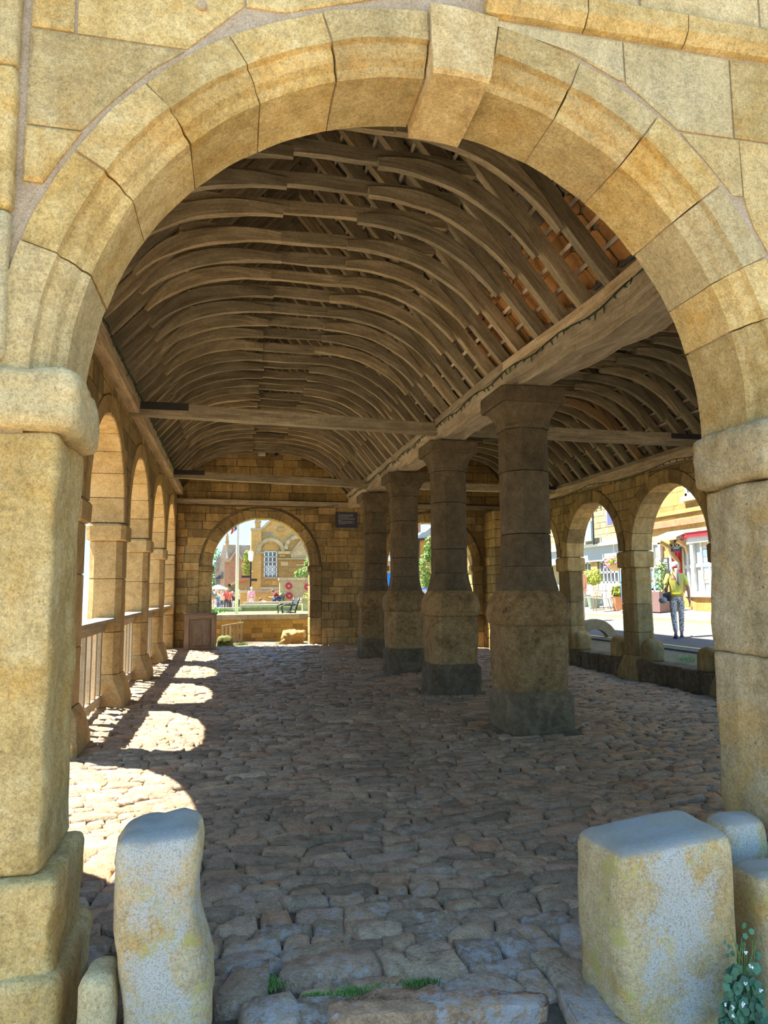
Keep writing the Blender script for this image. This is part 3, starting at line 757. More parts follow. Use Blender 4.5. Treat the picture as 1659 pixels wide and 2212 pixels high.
def couples(rf, zlf, zrf, ys, jig):
    xc, half, rz = rf['xc'], rf['half'], rf['ridge']
    for y_ in ys:
        y_ += U(-.03, .03)
        mt = M['new_oak'] if R.random() < .08 else M['oak']
        for s_ in (-1, 1):
            zf = (zlf if s_ < 0 else zrf)(y_)
            sl = (rz - zf)/half
            ft = Vector((xc + s_*(half+.10), y_, zf - .10*sl + .06)); tp = Vector((xc - s_*.02, y_, rz + .07))
            nn = Vector((s_*sl, 0, 1)).normalized()
            timber(line(ft + nn*.055, tp + nn*.055, 8), (0, 1, 0), .125, .09, .014).build('rafter', mt, ceil)
            # arched brace from the rafter up under the collar
            zcol = 4.93
            j = U(-.05, .05)
            p0 = Vector((xc + s_*(half-.40), y_, zf + .40*sl - .06)); p2 = Vector((xc + s_*(.36+j), y_, zcol - .035))
            p1 = Vector((xc + s_*(half - (zcol-.02-zf)/sl + .02), y_, zcol + .03))
            pts = []
            for k in range(13):
                t_ = k/12; p = p0*(1-t_)**2 + p1*(2*t_*(1-t_)) + p2*t_*t_; pts.append(p + Vector((0, -.035, 0)))
            timber(pts, (0, 1, 0), .135, .062, .014, wf=lambda q: .30 + .75*min(1, q/.35) if q < .75 else 1.05-.5*(q-.75)/.25).build('brace', mt, ceil)
            # short sprocket piece at the rafter foot
            if s_ > 0:
                a = Vector((xc + half - .06, y_+.075, zf + .20)); b = Vector((xc + half + .2, y_+.075, zf + .19))
                timber(line(a, b, 2), (0, 1, 0), .065, .06, .004).build('sprocket', M['new_oak'], ceil)
        hx = (rz - 4.93)/((rz - zlf(y_))/half) + .02; hx2 = (rz - 4.93)/((rz - zrf(y_))/half) + .02
        bow = U(-.03, .05); zc_ = 4.96 + U(-.03, .03)
        pts = [Vector((xc - hx + (hx+hx2)*k/10, y_ + .055, zc_ + bow*sin(pi*k/10) + .012*nz(k, y_, 0, .7))) for k in range(11)]
        timber(pts, (0, 1, 0), .118, .06, .016).build('collar', mt if R.random() < .7 else M['oak'], ceil)
ys = [3.05 + .462*k for k in range(33)]
couples(ROOFL, lambda y: 4.02, zr_beam, ys, 0)
couples(ROOFR, lambda y: 3.88, lambda y: 3.80, [q+.1 for q in ys[:-1]], 1)
# laths and slates
def slope(rf, zf, s_, nl, near):
    xc, half, rz = rf['xc'], rf['half'], rf['ridge']; sl = (rz - zf)/half; Ls = sqrt(half**2 + (rz-zf)**2)
    up_ = Vector((-s_*half, 0, rz-zf)).normalized(); nn = Vector((s_*sl, 0, 1)).normalized()
    base = Vector((xc + s_*half, 0, zf + .06)) + nn*(.055+.075)
    for k in range(nl):
        d = Ls*(k+.8)/(nl+.3)
        pts = [base + up_*(d + .012*nz(q*.7, k*3, s_*5)) + Vector((0, 2.95 + 15.1*q/40, 0)) + nn*.012 for q in range(41)]
        timber(pts, nn, .034, .012, .004).build('lath', M['lath'], ceil)
    rows = int(Ls/.165); small = MB(); n_ind = 0
    for k in range(rows):
        d = Ls*(k+.5)/rows; y_ = 2.95 + U(0, .2)
        low = near and d < .78
        while y_ < 18.1:
            w = U(.16, .34) if not low else U(.30, .42)
            ind = near and y_ < 7.6 and n_ind < 290
            c = base + up_*d + nn*(.04 + (k % 2)*.014 + U(0, .012)) + Vector((0, y_ + w/2, 0))
            hh = Ls/rows*(1.05 if not low else 1.0); th = .016
            m_ = MB() if ind else small
            cor = []
            for q in range(8):
                a = 2*pi*(q+.5)/8; ca, sa = cos(a), sin(a); pw = .45 if low else .62
                cor.append((math.copysign(abs(ca)**pw, ca)*w*.5*(1 if low else U(.86, 1.06)), math.copysign(abs(sa)**pw, sa)*hh*.53*(1 if low else U(.85, 1.12))))
            o = c if not ind else Vector((0, 0, 0))
            tl = U(-.05, .05)
            f_ = lambda u, v, n: o + Vector((0, u, 0)) + up_*v + nn*(n + tl*v)
            m_.add([f_(u, v, -th/2) for u, v in cor] + [f_(u, v, th/2) for u, v in cor],
                   [tuple(range(7, -1, -1)), tuple(range(8, 16))] + [(i, (i+1) % 8, 8+(i+1) % 8, 8+i) for i in range(8)])
            if ind: m_.build('slate', M['board'] if low else M['slate'], ceil, loc=c); n_ind += 1
            y_ += w + .006
    small.build('slates', M['slate'], ceil, kind='stuff')
slope(ROOFL, 3.86, 1, 15, True); slope(ROOFL, 4.02, -1, 15, False); slope(ROOFR, 3.88, -1, 14, False); slope(ROOFR, 3.80, 1, 14, False)
# ================================================================ props inside the hall
for nm, col, ro in (('white_paint', (.60, .60, .57), .45), ('grey_paint', (.33, .37, .41), .5), ('black_paint', (.02, .02, .022), .35), ('red_paint', (.62, .02, .05), .4),
                    ('blue_sign', (.24, .42, .55), .5), ('dark_sign', (.05, .05, .07), .5), ('indigo_sign', (.10, .10, .22), .5), ('navy', (.06, .08, .20), .6),
                    ('car_blue', (.05, .08, .42), .3), ('panel_blue', (.0, .16, .62), .5), ('planter_brown', (.16, .10, .10), .6), ('panel_violet', (.20, .22, .62), .5),
                    ('poppy', (.50, .012, .04), .6), ('skin', (.48, .27, .18), .6), ('skin2', (.66, .42, .31), .6), ('hair_grey', (.45, .40, .36), .7), ('hair_brown', (.14, .08, .05), .7),
                    ('hair_white', (.55, .53, .49), .7), ('shirt_yellow', (.66, .62, .13), .8), ('shirt_pink', (.62, .24, .30), .8), ('shirt_maroon', (.16, .02, .04), .8),
                    ('cloth_white', (.58, .58, .58), .8), ('jeans', (.08, .13, .24), .85), ('cloth_red', (.5, .08, .08), .8), ('cloth_teal', (.05, .22, .34), .8), ('cloth_dark', (.05, .05, .06), .8),
                    ('shirt_peach', (.70, .36, .24), .8), ('olive', (.20, .20, .08), .7), ('parasol', (.28, .55, .66), .7), ('steel', (.30, .30, .31), .45),
                    ('flag_red', (.55, .05, .09), .8), ('flag_blue', (.08, .09, .30), .8), ('pole_white', (.72, .78, .80), .4), ('cable', (.015, .03, .02), .6), ('bulb', (.03, .09, .05), .5),
                    ('terracotta', (.45, .22, .12), .8), ('pot_green', (.22, .30, .26), .7), ('wicker', (.52, .38, .22), .7), ('awning_red', (.52, .12, .12), .7), ('awning_dark', (.05, .05, .09), .7), ('lamp_glass', (.75, .74, .70), .3),
                    ('chair_wood', (.60, .42, .22), .6), ('print_blue', (.16, .38, .75), .5), ('print_stone', (.55, .45, .25), .5), ('flower_pink', (.75, .22, .50), .6), ('flower_white', (.80, .78, .84), .6), ('yellow_line', (.60, .48, .12), .7)):
    plain(nm, col, ro, var=.08 if nm not in ('black_paint', 'bulb', 'cable') else 0)
M['steel'].node_tree.nodes['Principled BSDF'].inputs['Metallic'].default_value = .3
plain('leaf_dark', (.055, .13, .065), .5, var=.4); plain('leaf_mid', (.13, .24, .05), .55, var=.4); plain('leaf_lime', (.30, .36, .05), .55, var=.35); plain('grass', (.16, .27, .06), .7, var=.35); plain('grass_dry', (.34, .34, .12), .8, var=.35)
plain('verdigris_moss', (.10, .11, .03), .9, var=.4)
def glass(name, col, rough=.08):
    m, N, L, P = newmat(name); P.inputs['Base Color'].default_value = (*col, 1); P.inputs['Roughness'].default_value = rough; P.inputs['Specular IOR Level'].default_value = .6
glass('pane', (.10, .12, .13)); glass('pane_light', (.40, .48, .50), .12)
def leop():
    m, N, L, P = newmat('leopard'); pos = N.new('ShaderNodeTexCoord').outputs['Object']
    c = ramp(N, L, noisen(N, L, pos, 55, 1, .5), [(.44, (.10, .09, .09)), (.52, (.72, .71, .70))]); L.new(c, P.inputs['Base Color']); P.inputs['Roughness'].default_value = .85
leop()
def floral():
    m, N, L, P = newmat('floral'); pos = N.new('ShaderNodeTexCoord').outputs['Object']
    c = ramp(N, L, noisen(N, L, pos, 22, 2, .6), [(.44, (.75, .66, .68)), (.54, (.66, .12, .24))]); L.new(c, P.inputs['Base Color']); P.inputs['Roughness'].default_value = .85
floral()

# ---- wooden railings between the left piers
rl = ('wooden railing in the nearest railed arch on the left', 'wooden railing in the second railed arch on the left', 'wooden railing in the third railed arch on the left', 'wooden railing in the last arch on the left, by the corner')
for i, (ya, yb) in enumerate(((7.35, 9.60), (10.10, 12.35), (12.85, 15.10), (15.60, 17.80))):
    r = thing('railing', rl[i], 'railing', (-1.60, (ya+yb)/2, 0), group='railings of the left arcade')
    L_ = (yb-ya)/2 - .01
    timber(line((.04, -L_, 1.105), (.04, L_, 1.105), 8), (1, 0, 0), .045, .24, .004).build('handrail', M['rail_oak'], r)
    timber(line((.0, -L_, 1.02), (.0, L_, 1.02), 6), (1, 0, 0), .12, .06, .003).build('top_rail', M['rail_oak'], r)
    timber(line((.0, -L_, .14), (.0, L_, .14), 6), (1, 0, 0), .10, .06, .003).build('bottom_rail', M['rail_oak'], r)
    for k in range(7):
        y_ = -L_ + 2*L_*(k+.5)/7
        timber(line((0, y_, .06), (0, y_, .98), 3), (1, 0, 0), .085, .045, .003).build('baluster', M['rail_oak'], r)

# ---- panelled wooden cupboard in the far left corner
p, q = onY(396, 1405, 17.3), onY(468, 1324, 17.3)
r = thing('cupboard', 'weathered panelled wooden cupboard in the far left corner by the arch', 'cupboard', ((p.x+q.x)/2, 17.55, floor_z(-.7, 17.5)-.01))
hw_, ht = (q.x-p.x)/2, q.z - floor_z(-.7, 17.5) + .01
def wbox(x0, x1, y0, y1, z0, z1, mat, name, par, vert=True):
    m_ = MB(); a, b = ((Vector(((x0+x1)/2, (y0+y1)/2, z0)), Vector(((x0+x1)/2, (y0+y1)/2, z1))) if vert else (Vector((x0, (y0+y1)/2, (z0+z1)/2)), Vector((x1, (y0+y1)/2, (z0+z1)/2))))
    return timber(line(a, b, 3), (0, 1, 0), (x1-x0) if vert else (z1-z0), y1-y0, .002).build(name, mat, par)
wbox(-hw_+.02, hw_-.02, -.22, .24, .0, ht-.03, M['box_oak'], 'body', r)
wbox(-hw_-.02, hw_+.02, -.28, .26, ht-.035, ht, M['box_oak'], 'top', r, False)
d_ = wbox(-hw_+.13, hw_-.13, -.235, -.21, .13, ht-.15, M['box_oak'], 'panel', r)
for x0_, x1_ in ((-hw_, -hw_+.11), (hw_-.11, hw_)): wbox(x0_, x1_, -.25, -.20, 0, ht-.03, M['box_oak'], 'stile', r)
for z0_, z1_ in ((.0, .11), (ht-.14, ht-.03)): wbox(-hw_+.11, hw_-.11, -.248, -.20, z0_, z1_, M['box_oak'], 'rail', r, False)

# ---- black notice board on the far wall (its small print is unreadable in the photo)
a, b = onY(725, 1106, 18.05), onY(772, 1140, 18.05)
r = thing('notice_board', 'black notice board with lines of white print on the far wall', 'sign', ((a.x+b.x)/2, 18.05, b.z))
W_, H_ = b.x-a.x, a.z-b.z
MB().box(-W_/2, W_/2, -.02, .03, 0, H_).build('board', M['dark_sign'], r)
lines_ = [.9, .9, .87, .55, .9, .9, .2, .9, .83, .9, .4]
for i, ln in enumerate(lines_):
    m_ = MB(); x = -W_*.38; z_ = H_*(.84 - .062*i)
    while x < -W_*.38 + W_*.76*ln:
        w_ = U(.015, .05); m_.box(x, min(x+w_, W_*.40), -.0225, -.02, z_-.0035, z_+.0035); x += w_ + .012
    m_.build('print_line', M['white_paint'], r)
# ---- small fittings on the end gable
p = onY(566, 981, 17.95); r = thing('floodlight', 'small white box light fixed high on the far gable', 'light', p); MB().box(-.09, .09, -.05, .12, -.03, .03).build('case', M['white_paint'], r); MB().box(-.07, .07, -.045, .0, -.036, -.029).build('lens', M['lamp_glass'], r)
p = onY(597, 981, 17.95); r = thing('security_camera', 'small black camera fixed beside the white box light', 'camera', p); MB().box(-.04, .04, -.08, .08, -.03, .03).build('case', M['black_paint'], r); MB().tube([(0, .05, 0), (0, .14, .03)], .015).build('bracket', M['black_paint'], r)
# ---- festoon cables with small bulbs
def festoon(pts, label, every=.16):
    r = thing('string_light', label, 'string light', (0, 0, 0))
    MB().tube(pts, .006, 5).build('cable', M['cable'], r)
    P = [Vector(p) for p in pts]; acc = 0; bl = MB(); n = 0
    proto = None
    for a, b in zip(P, P[1:]):
        L_ = (b-a).length; d = every - acc
        while d < L_:
            p = a.lerp(b, d/L_)
            if proto is None:
                m_ = MB(); m_.tube([(0, 0, .005), (.004, -.01, -.03), (.01, -.015, -.065)], [.006, .008, .003], 5); proto = m_.build('bulb', M['bulb'], r, loc=p); o = proto
            else: o = proto.copy(); COL.objects.link(o); o.parent = r; o.location = p
            o.rotation_euler = (U(-.9, .9), U(-.9, .9), U(0, 6)); n += 1
            d += every
        acc = L_ - (d - every)
    return r
festoon([(XC-.19, 3.0 + .25*k, 3.79 + beam_mid(3.0+.25*k) + .025*sin(k*1.3)) for k in range(60)], 'green festoon light cable stapled along the great oak beam', .14)
festoon([(XR-.17, 5 + .3*k, 3.63 - .10*abs(sin(k*.33))) for k in range(43)], 'dark festoon light cable looping along the right wall plate', .2)
festoon([(-1.1 + (3.7*k/24), 17.93, 3.62 - .42*sin(pi*k/24)**1.0*(1 if k < 25 else 0)*.45) for k in range(25)], 'dark festoon light cable sagging above the far left arch', .3)
festoon([(XL+.17, 5 + .3*k, 4.0 + .02*sin(k*2.1)) for k in range(43)], 'dark festoon light cable along the left wall plate', .22)

# ---- kerb walls and rounded guard stones under the right arches
kl = ('low stone kerb wall under the right arch with the woman beyond it', 'low stone kerb wall under the right arch with the café beyond it', 'low stone kerb wall under the far right arch')
for i, (ya, yb) in enumerate(((7.35, 9.60), (10.10, 12.35), (12.85, 15.10))):
    r = thing('kerb_wall', ('low stone kerb wall under the arch hidden by the front pier', kl[0], kl[1])[i], 'wall', (XR+.2, (ya+yb)/2, -.3), group='kerb walls of the right arcade')
    cs = [ya-(ya+yb)/2]; 
    while cs[-1] < (yb-ya)/2 - .35: cs.append(cs[-1] + U(.34, .5))
    cs[-1] = (yb-ya)/2
    for a, b in zip(cs, cs[1:]):
        m_ = MB(); rblock(m_, -.24, .20, a+.004, b-.004, -.2, .42+U(-.012, .0), b=.035, amp=.012, nd=4); m_.build('kerb_block', M['plinth'], r, True)
def guard(x, y, w, d, z0, z1, label, mat='inner', rz=0, cap=.4):
    r = thing('guard_stone', label, 'stone', (x, y, z0), rz, group='rounded guard stones of the right arcade'); m_ = MB(); H_ = z1-z0
    rg = []
    for k in range(9):
        t_ = k/8; z = H_*t_; s_ = 1.0 if t_ < 1-cap else sqrt(max(.02, 1-((t_-(1-cap))/cap)**2*.96))
        ring_ = []
        for i in range(14):
            a = 2*pi*i/14; ca, sa = cos(a), sin(a)
            ring_.append(Vector((math.copysign(abs(ca)**.6, ca)*w/2*(.3+.7*s_), math.copysign(abs(sa)**.6, sa)*d/2*s_, z)) + Vector((.01*nz(a, z*4, x), .01*nz(z*4, a, y), 0)))
        rg.append(ring_)
    m_.loft(rg).build('stone', M[mat], r, True)
guard(7.58, 12.05, .36, .38, .115, .52, 'rounded guard stone on the near side of the pier left of the woman')
guard(7.58, 10.40, .36, .38, .115, .50, 'rounded guard stone half hidden by the front right pier')
guard(7.58, 13.15, .36, .38, .115, .52, 'rounded guard stone on the far side of the pier left of the woman')
guard(7.58, 14.80, .36, .38, .115, .52, 'rounded guard stone beside the round millstone')
# millstone standing outside
r = thing('millstone', 'round pierced millstone standing on the bank outside the right arch', 'millstone', (8.20, 15.35, -.12)); m_ = MB()
NN = 30; sec_ = ((.56, -.08), (.57, -.06), (.57, .06), (.56, .08), (.34, .08), (.34, -.08))
m_.loft([[Vector((rr*cos(2*pi*k/NN), y_, .30+rr*sin(2*pi*k/NN))) for rr, y_ in sec_] for k in range(NN+1)], cap=False).build('ring', M['rubble'], r)

# ================================================================ foreground stones
def boulder(name, label, cat, x0, x1, y0, y1, z0, z1, mat, b=.06, amp=.03, taper=None, fr=3.0, nd=9, par=None, seed=None):
    cx, cy = (x0+x1)/2, (y0+y1)/2
    r = thing(name, label, cat, (cx, cy, z0)) if par is None else par
    m_ = MB(); rblock(m_, x0-cx, x1-cx, y0-cy, y1-cy, 0, z1-z0, b=b, amp=amp, fr=fr, nd=nd, taper=taper, seed=seed); m_.build('stone', M[mat], r, True)
    return r
p0, p1 = onY(247, 1900, 2.42), onY(440, 1900, 2.42); zt = onY(340, 1800, 2.45).z
boulder('guard_stone', 'tall narrow guard stone with white lichen at the left of the entrance', 'stone', p0.x, p1.x, 2.42, 2.70, -.12, zt+.005, 'bollard', .065, .030,
        taper=lambda v: Vector((v.x + .018*sin(v.z*7), v.y, v.z)), fr=4)
p0, p1 = onY(1340, 1980, 2.28), onY(1605, 1980, 2.28); zt = onY(1450, 1835, 2.28).z
boulder('guard_stone', 'big squat guard stone with white lichen at the right of the entrance', 'stone', p0.x, p1.x, 2.28, 2.62, -.15, zt+.02, 'bollard', .06, .022,
        taper=lambda v: Vector((v.x, v.y, v.z + (.10*v.x if v.z > .3 else 0))), fr=2.6)
p0, p1 = onY(1560, 1850, 2.60), onY(1642, 1850, 2.60); zt = onY(1590, 1765, 2.62).z
boulder('guard_stone', 'narrow rounded stone wedged behind the big guard stone by the right pier', 'stone', p0.x, min(p1.x+.05, 2.112), 2.58, 2.72, -.1, zt, 'bollard', .05, .015)
p0, p1 = onY(1618, 1950, 2.36), onY(1659, 1950, 2.36); zt = onY(1640, 1880, 2.36).z
boulder('guard_stone', 'lichened stone block at the right edge beside the big guard stone', 'stone', p0.x+.01, p1.x+.45, 2.30, 2.495, -.2, zt, 'bollard', .04, .02)
p0, p1 = onY(178, 2150, 2.50), onY(250, 2150, 2.50); zt = onY(215, 2085, 2.5).z
boulder('kerb_stone', 'small ochre stone between the left pier and the tall guard stone', 'stone', p0.x, p1.x, 2.42, 2.60, -.12, zt, 'front', .04, .02)
boulder('rubble_stone', 'rough stone lying in the shade behind the small ochre stone', 'stone', p0.x-.02, p1.x-.03, 2.86, 3.02, -.04, .09, 'dirt', .04, .03)

# ---- trailing toadflax at the lower right
def leafcard(mb, c, nrm, size, lobes=5):
    nrm = Vector(nrm).normalized(); a = nrm.cross(Vector((.3, .2, .9))).normalized(); b = nrm.cross(a); n = lobes*2
    ro = U(0, 6); pts = []
    for i in range(n):
        t_ = 2*pi*i/n + ro; rr = size*(1.0 if i % 2 == 0 else .80)*U(.92, 1.05); pts.append(Vector(c) + a*(cos(t_)*rr) + b*(sin(t_)*rr) - nrm*(.10*size))
    mb.add([Vector(c)] + pts, [(0, 1+i, 1+(i+1) % n) for i in range(n)])
base = onY(1605, 2210, 2.22)
r = thing('toadflax_plant', 'trailing green toadflax with tiny lilac flowers at the foot of the right guard stone', 'plant', (base.x, 2.22, -.1))
def tofl(px, py, dy): p = onY(px, py, 2.22 - dy); return p - Vector((base.x, 2.22, -.1))
spots = []
for k in range(170):
    t_ = R.random()**.7; py = 2088 + 140*t_; spots.append((1606 + U(-1, 1)*(30 + 24*t_), py, U(.01, .06)))
for (px, py) in ((1608, 2000), (1624, 2012), (1610, 2022), (1566, 2035), (1575, 2045), (1583, 2060), (1592, 2043), (1607, 2040), (1606, 2052), (1640, 2062), (1638, 2068), (1644, 2030), (1572, 2064)): spots.append((px, py, .012))
for k, (px, py, dy) in enumerate(spots):
    m_ = MB(); p = tofl(px, py, dy); leafcard(m_, (0, 0, 0), (U(-.4, .4), -1, U(-.1, .7)), U(.011, .021) if py > 2080 else U(.007, .012)); m_.build('leaf', M['leaf_dark'], r, loc=p)
st = MB()
for k in range(12):
    a = tofl(1600+U(-8, 8), 2150, .02); b = tofl(1604+U(-30, 36), U(2000, 2090), .012); mid = a.lerp(b, .5) + Vector((U(-.02, .02), -.01, 0)); st.tube([a, mid, b], .0012, 4)
st.build('stems', M['leaf_mid'], r)
for k in range(9):
    m_ = MB(); px, py = 1604+U(-38, 38), U(2040, 2205); 
    for q in range(4): leafcard(m_, (U(-.004, .004), -.002*q, U(-.004, .004)), (U(-.5, .5), -1, U(-.5, .5)), .004, 3)
    m_.build('flower', M['flower_white'], r, loc=tofl(px, py, .08))
# ---- grass tufts
def tuft(name, label, c, n, spread, h, mat='grass', sy=.6):
    r = thing(name, label, 'grass', c); m_ = MB()
    for k in range(n):
        x, y = R.gauss(0, spread), R.gauss(0, spread*sy); hh = h*U(.5, 1.1); dx, dy = U(-.6, .6)*hh, U(-.6, .6)*hh; w = .0018 + hh*.018
        m_.add([(x-w, y, 0), (x+w, y, 0), (x+dx*.5+w*.7, y+dy*.5, hh*.65), (x+dx*.5-w*.7, y+dy*.5, hh*.65), (x+dx, y+dy, hh)], [(0, 1, 2, 3), (3, 2, 4)])
    o = m_.build('blades', M[mat], r); o['kind'] = 'stuff'
    return r
tuft('grass_tuft', 'green grass tuft beside the leftmost threshold slab', onZ(575, 2130, .01), 420, .035, .026)
tuft('grass_tuft', 'long grass tuft in the joint of the front kerb slab', onZ(775, 2148, .02), 500, .055, .026, sy=.25)
tuft('grass_tuft', 'small grass tuft right of the long one on the threshold', onZ(905, 2128, .02), 220, .035, .022, sy=.3)
tuft('grass_tuft', 'tiny grass tuft left of the long one on the threshold', onZ(680, 2155, .02), 120, .018, .02, sy=.3)
# ================================================================ ground outside
def street_z(x): return .43 + .1*(x - 9.5)
def sheet(name, pts, mat, label, cat, kind='structure'):
    m_ = MB(); m_.add(pts, [tuple(range(len(pts)))]); o = m_.build(name, M[mat]); tag(o, label, cat, kind=kind); return o
def slab(name, x0, x1, y0, y1, zf, mat, label, cat, nx=1, ny=1, th=.3):
    m_ = MB(); V = []
    for zz in (0, -th):
        for j in range(ny+1):
            for i in range(nx+1):
                x = x0+(x1-x0)*i/nx; y = y0+(y1-y0)*j/ny; V.append((x, y, zf(x, y)+zz))
    o = (nx+1)*(ny+1); F = []
    for j in range(ny):
        for i in range(nx): a = j*(nx+1)+i; F += [(a, a+1, a+nx+2, a+nx+1), (o+a, o+a+nx+1, o+a+nx+2, o+a+1)]
    bnd = [i for i in range(nx+1)] + [j*(nx+1)+nx for j in range(1, ny+1)] + [ny*(nx+1)+i for i in range(nx-1, -1, -1)] + [j*(nx+1) for j in range(ny-1, 0, -1)]
    F += [(p, o+p, o+q, q) for p, q in zip(bnd, bnd[1:]+bnd[:1])]
    m_.add(V, F); r = m_.build(name, M[mat]); tag(r, label, cat, kind='structure'); return r
slab('ground_front', -40, 40, -40, 2.37, lambda x, y: -.09, 'paving', 'pale paving in front of the hall', 'ground')
slab('ground_side', -40, -1.78, 2.37, 110, lambda x, y: -.10, 'paving', 'pale sunlit paving left of the hall', 'ground')
slab('ground_back', -1.85, 7.9, 20.0, 110, lambda x, y: .10, 'paving', 'pale paving beyond the hall', 'ground')
slab('bank', 7.8, 8.25, 2.37, 20.2, lambda x, y: .10 + (x-7.8)*.42, 'rubble', 'narrow stony bank beside the road', 'ground')
slab('road', 8.2, 11.2, 2.37, 110, lambda x, y: street_z(x), 'asphalt', 'grey asphalt street in sun and shade', 'road')
slab('verge', 7.85, 8.25, 20.1, 110, lambda x, y: .28, 'paving', 'paved verge along the street', 'ground')
slab('pavement', 11.2, 13.6, 2.37, 110, lambda x, y: street_z(x)+.07, 'street_paving', 'pale stone pavement in front of the shops', 'pavement')
slab('kerb', 11.1, 11.26, 2.37, 110, lambda x, y: street_z(x)+.075, 'rubble', 'stone kerb along the pavement', 'kerb')
slab('ground_right', 13.6, 60, 2.37, 110, lambda x, y: .7, 'paving', 'ground behind the shops', 'ground')
slab('road_line', 10.72, 10.80, 2.37, 60, lambda x, y: street_z(x)+.006, 'yellow_line', 'yellow line painted along the kerb', 'road marking', th=.004)
slab('road_line', 8.42, 8.50, 2.37, 60, lambda x, y: street_z(x)+.006, 'yellow_line', 'yellow line painted along the near side of the road', 'road marking', th=.004)
slab('lawn', -2.2, 4.6, 20.35, 41.8, lambda x, y: .30, 'grass', 'bright green lawn behind the low wall', 'lawn', th=.3)
slab('verge_grass', -1.2, 7.6, 18.45, 20.1, lambda x, y: .075 + .012*nz(x, y, 0, 3), 'grass_dry', 'strip of pale grass outside the far arches', 'lawn', 30, 8)
for y_, lb in ((10.75, 'grass tuft on the bank just right of the pier left of the woman'), (11.5, 'grass tuft on the bank below the walking woman'), (13.75, 'grass tuft on the bank in front of the millstone')):
    tuft('grass_tuft', lb, (8.0, y_, .16), 170, .12, .10, sy=1.2)

# ---- low wall with coping beyond the far arch
YW = 20.0
zc0, zc1, zc2 = onY(560, 1348, YW).z, onY(560, 1338, YW).z, onY(560, 1327, YW).z
r = thing('garden_wall', 'low stone garden wall with a thick pale coping beyond the far arch', 'wall', (1.0, YW, 0))
MB().box(-2.9, 2.0, .04, .36, -.1, zc0).build('core', M['mortar'], r)
for k in range(7):
    x_ = -2.9 + .7*k; MB().box(x_+.004, x_+.696, -.04, .42, zc0, zc1-.006).build('coping_base', M['outer'], r); MB().box(x_+.204, x_+.896, -.07, .45, zc1, zc2).build('coping', M['paving'], r)
fW = lambda u, z, n: (u, .04-n, z)
courses(r, fW, [], -2.88, 1.98, [.0, .16, .30, .45, .58, zc0], (.22, .40), M['outer'], .015, gap=0, name='wall_stone')
# ---- stair handrail in front of it
r = thing('handrail', 'grey wooden stair rail in front of the low garden wall', 'railing', (0, 19.6, 0))
a, b = onY(478, 1353, 19.6), onY(526, 1345, 19.6)
MB().bar((a.x, 0, a.z), (b.x, 0, b.z), .07, .04).build('rail', M['rail_oak'], r)
for k in range(6):
    p = Vector((a.x + (b.x-a.x)*(.06+.17*k), 0, a.z + (b.z-a.z)*(.06+.17*k))); MB().bar((p.x, 0, .05), (p.x, 0, p.z), .055, .055, (0, 1, 0)).build('post', M['rail_oak'], r)
# ---- boulders by the far arch
p = onZ(486, 1398, .08); boulder('boulder', 'dark mossy boulder beside the wooden cupboard', 'boulder', p.x-.22, p.x+.2, 18.45, 18.8, .04, .34, 'verdigris_moss', .12, .07)
p = onY(634, 1395, 18.7); boulder('boulder', 'pale ochre boulder at the right foot of the far arch', 'boulder', p.x-.27, p.x+.27, 18.6, 19.05, .04, .42, 'outer', .10, .09, fr=5)
tuft('grass_tuft', 'grass growing round the mossy boulder', (.22, 18.72, .07), 200, .08, .09); tuft('grass_tuft', 'grass growing at the foot of the pale boulder', (1.25, 18.75, .07), 160, .08, .10, 'grass_dry')
# ---- flagpole
p = onY(511, 1324, 21.0); r = thing('flagpole', 'tall white flagpole rising from behind the low wall', 'flagpole', (p.x, 21.0, .28))
MB().tube([(0, 0, 0), (0, 0, 2.5), (0, 0, 6.2)], [.052, .047, .036], 10).build('pole', M['pole_white'], r, True)
MB().ball((0, 0, 6.24), .06, .06, .06).build('finial', M['pole_white'], r, True); MB().tube([(0, 0, 0), (0, 0, .35)], .07, 10).build('socket', M['pole_white'], r)
tp = onY(517, 1122, 21.0)
fz0 = onY(517, 1142, 21.0).z - .28
for nm, x0_, x1_, mt in (('flag_field', -.02, -.10, 'flag_blue'), ('flag_stripe', -.10, -.14, 'cloth_white'), ('flag_stripe', -.14, -.20, 'flag_red')):
    m_ = MB(); V = []
    for k in range(7):
        z_ = fz0 + k*.11
        for x_ in (x0_, x1_): V.append((x_ + .02*sin(k*1.1)*(x_ < -.05), .05*sin(k*.9+x_*30), z_ + x_*.9)); 
    m_.add(V, [(2*k, 2*k+1, 2*k+3, 2*k+2) for k in range(6)]); o = m_.build(nm, M[mt], r, True); sm = o.modifiers.new('thick', 'SOLIDIFY'); sm.thickness = .006
# ---- bench on the lawn, seen from its end
def bench(loc, rz, label, L_=1.5):
    r = thing('park_bench', label, 'bench', loc, rz)
    for s_ in (-1, 1):
        x_ = s_*L_/2
        MB().tube([(x_, -.27, 0), (x_, -.27, .40), (x_, -.30, .58), (x_, -.20, .66), (x_, .10, .64), (x_, .20, .66)], .034, 6).build('arm_rest', M['black_paint'], r, True)
        MB().tube([(x_, .20, 0), (x_, .20, .42), (x_, .27, .66), (x_, .34, .90)], .034, 6).build('back_leg', M['black_paint'], r, True)
        MB().tube([(x_, -.28, .40), (x_, .0, .37), (x_, .21, .38)], .024, 6).build('side_rail', M['black_paint'], r, True)
    for k in range(5): MB().box(-L_/2, L_/2, -.27+.095*k, -.20+.095*k, .40-.01*k, .43-.01*k).build('seat_slat', M['black_paint'], r)
    for k in range(4):
        z_ = .52+.105*k; y_ = .235+(z_-.42)*.21; MB().box(-L_/2, L_/2, y_-.015, y_+.015, z_-.04, z_+.04).build('back_slat', M['black_paint'], r)
    return r
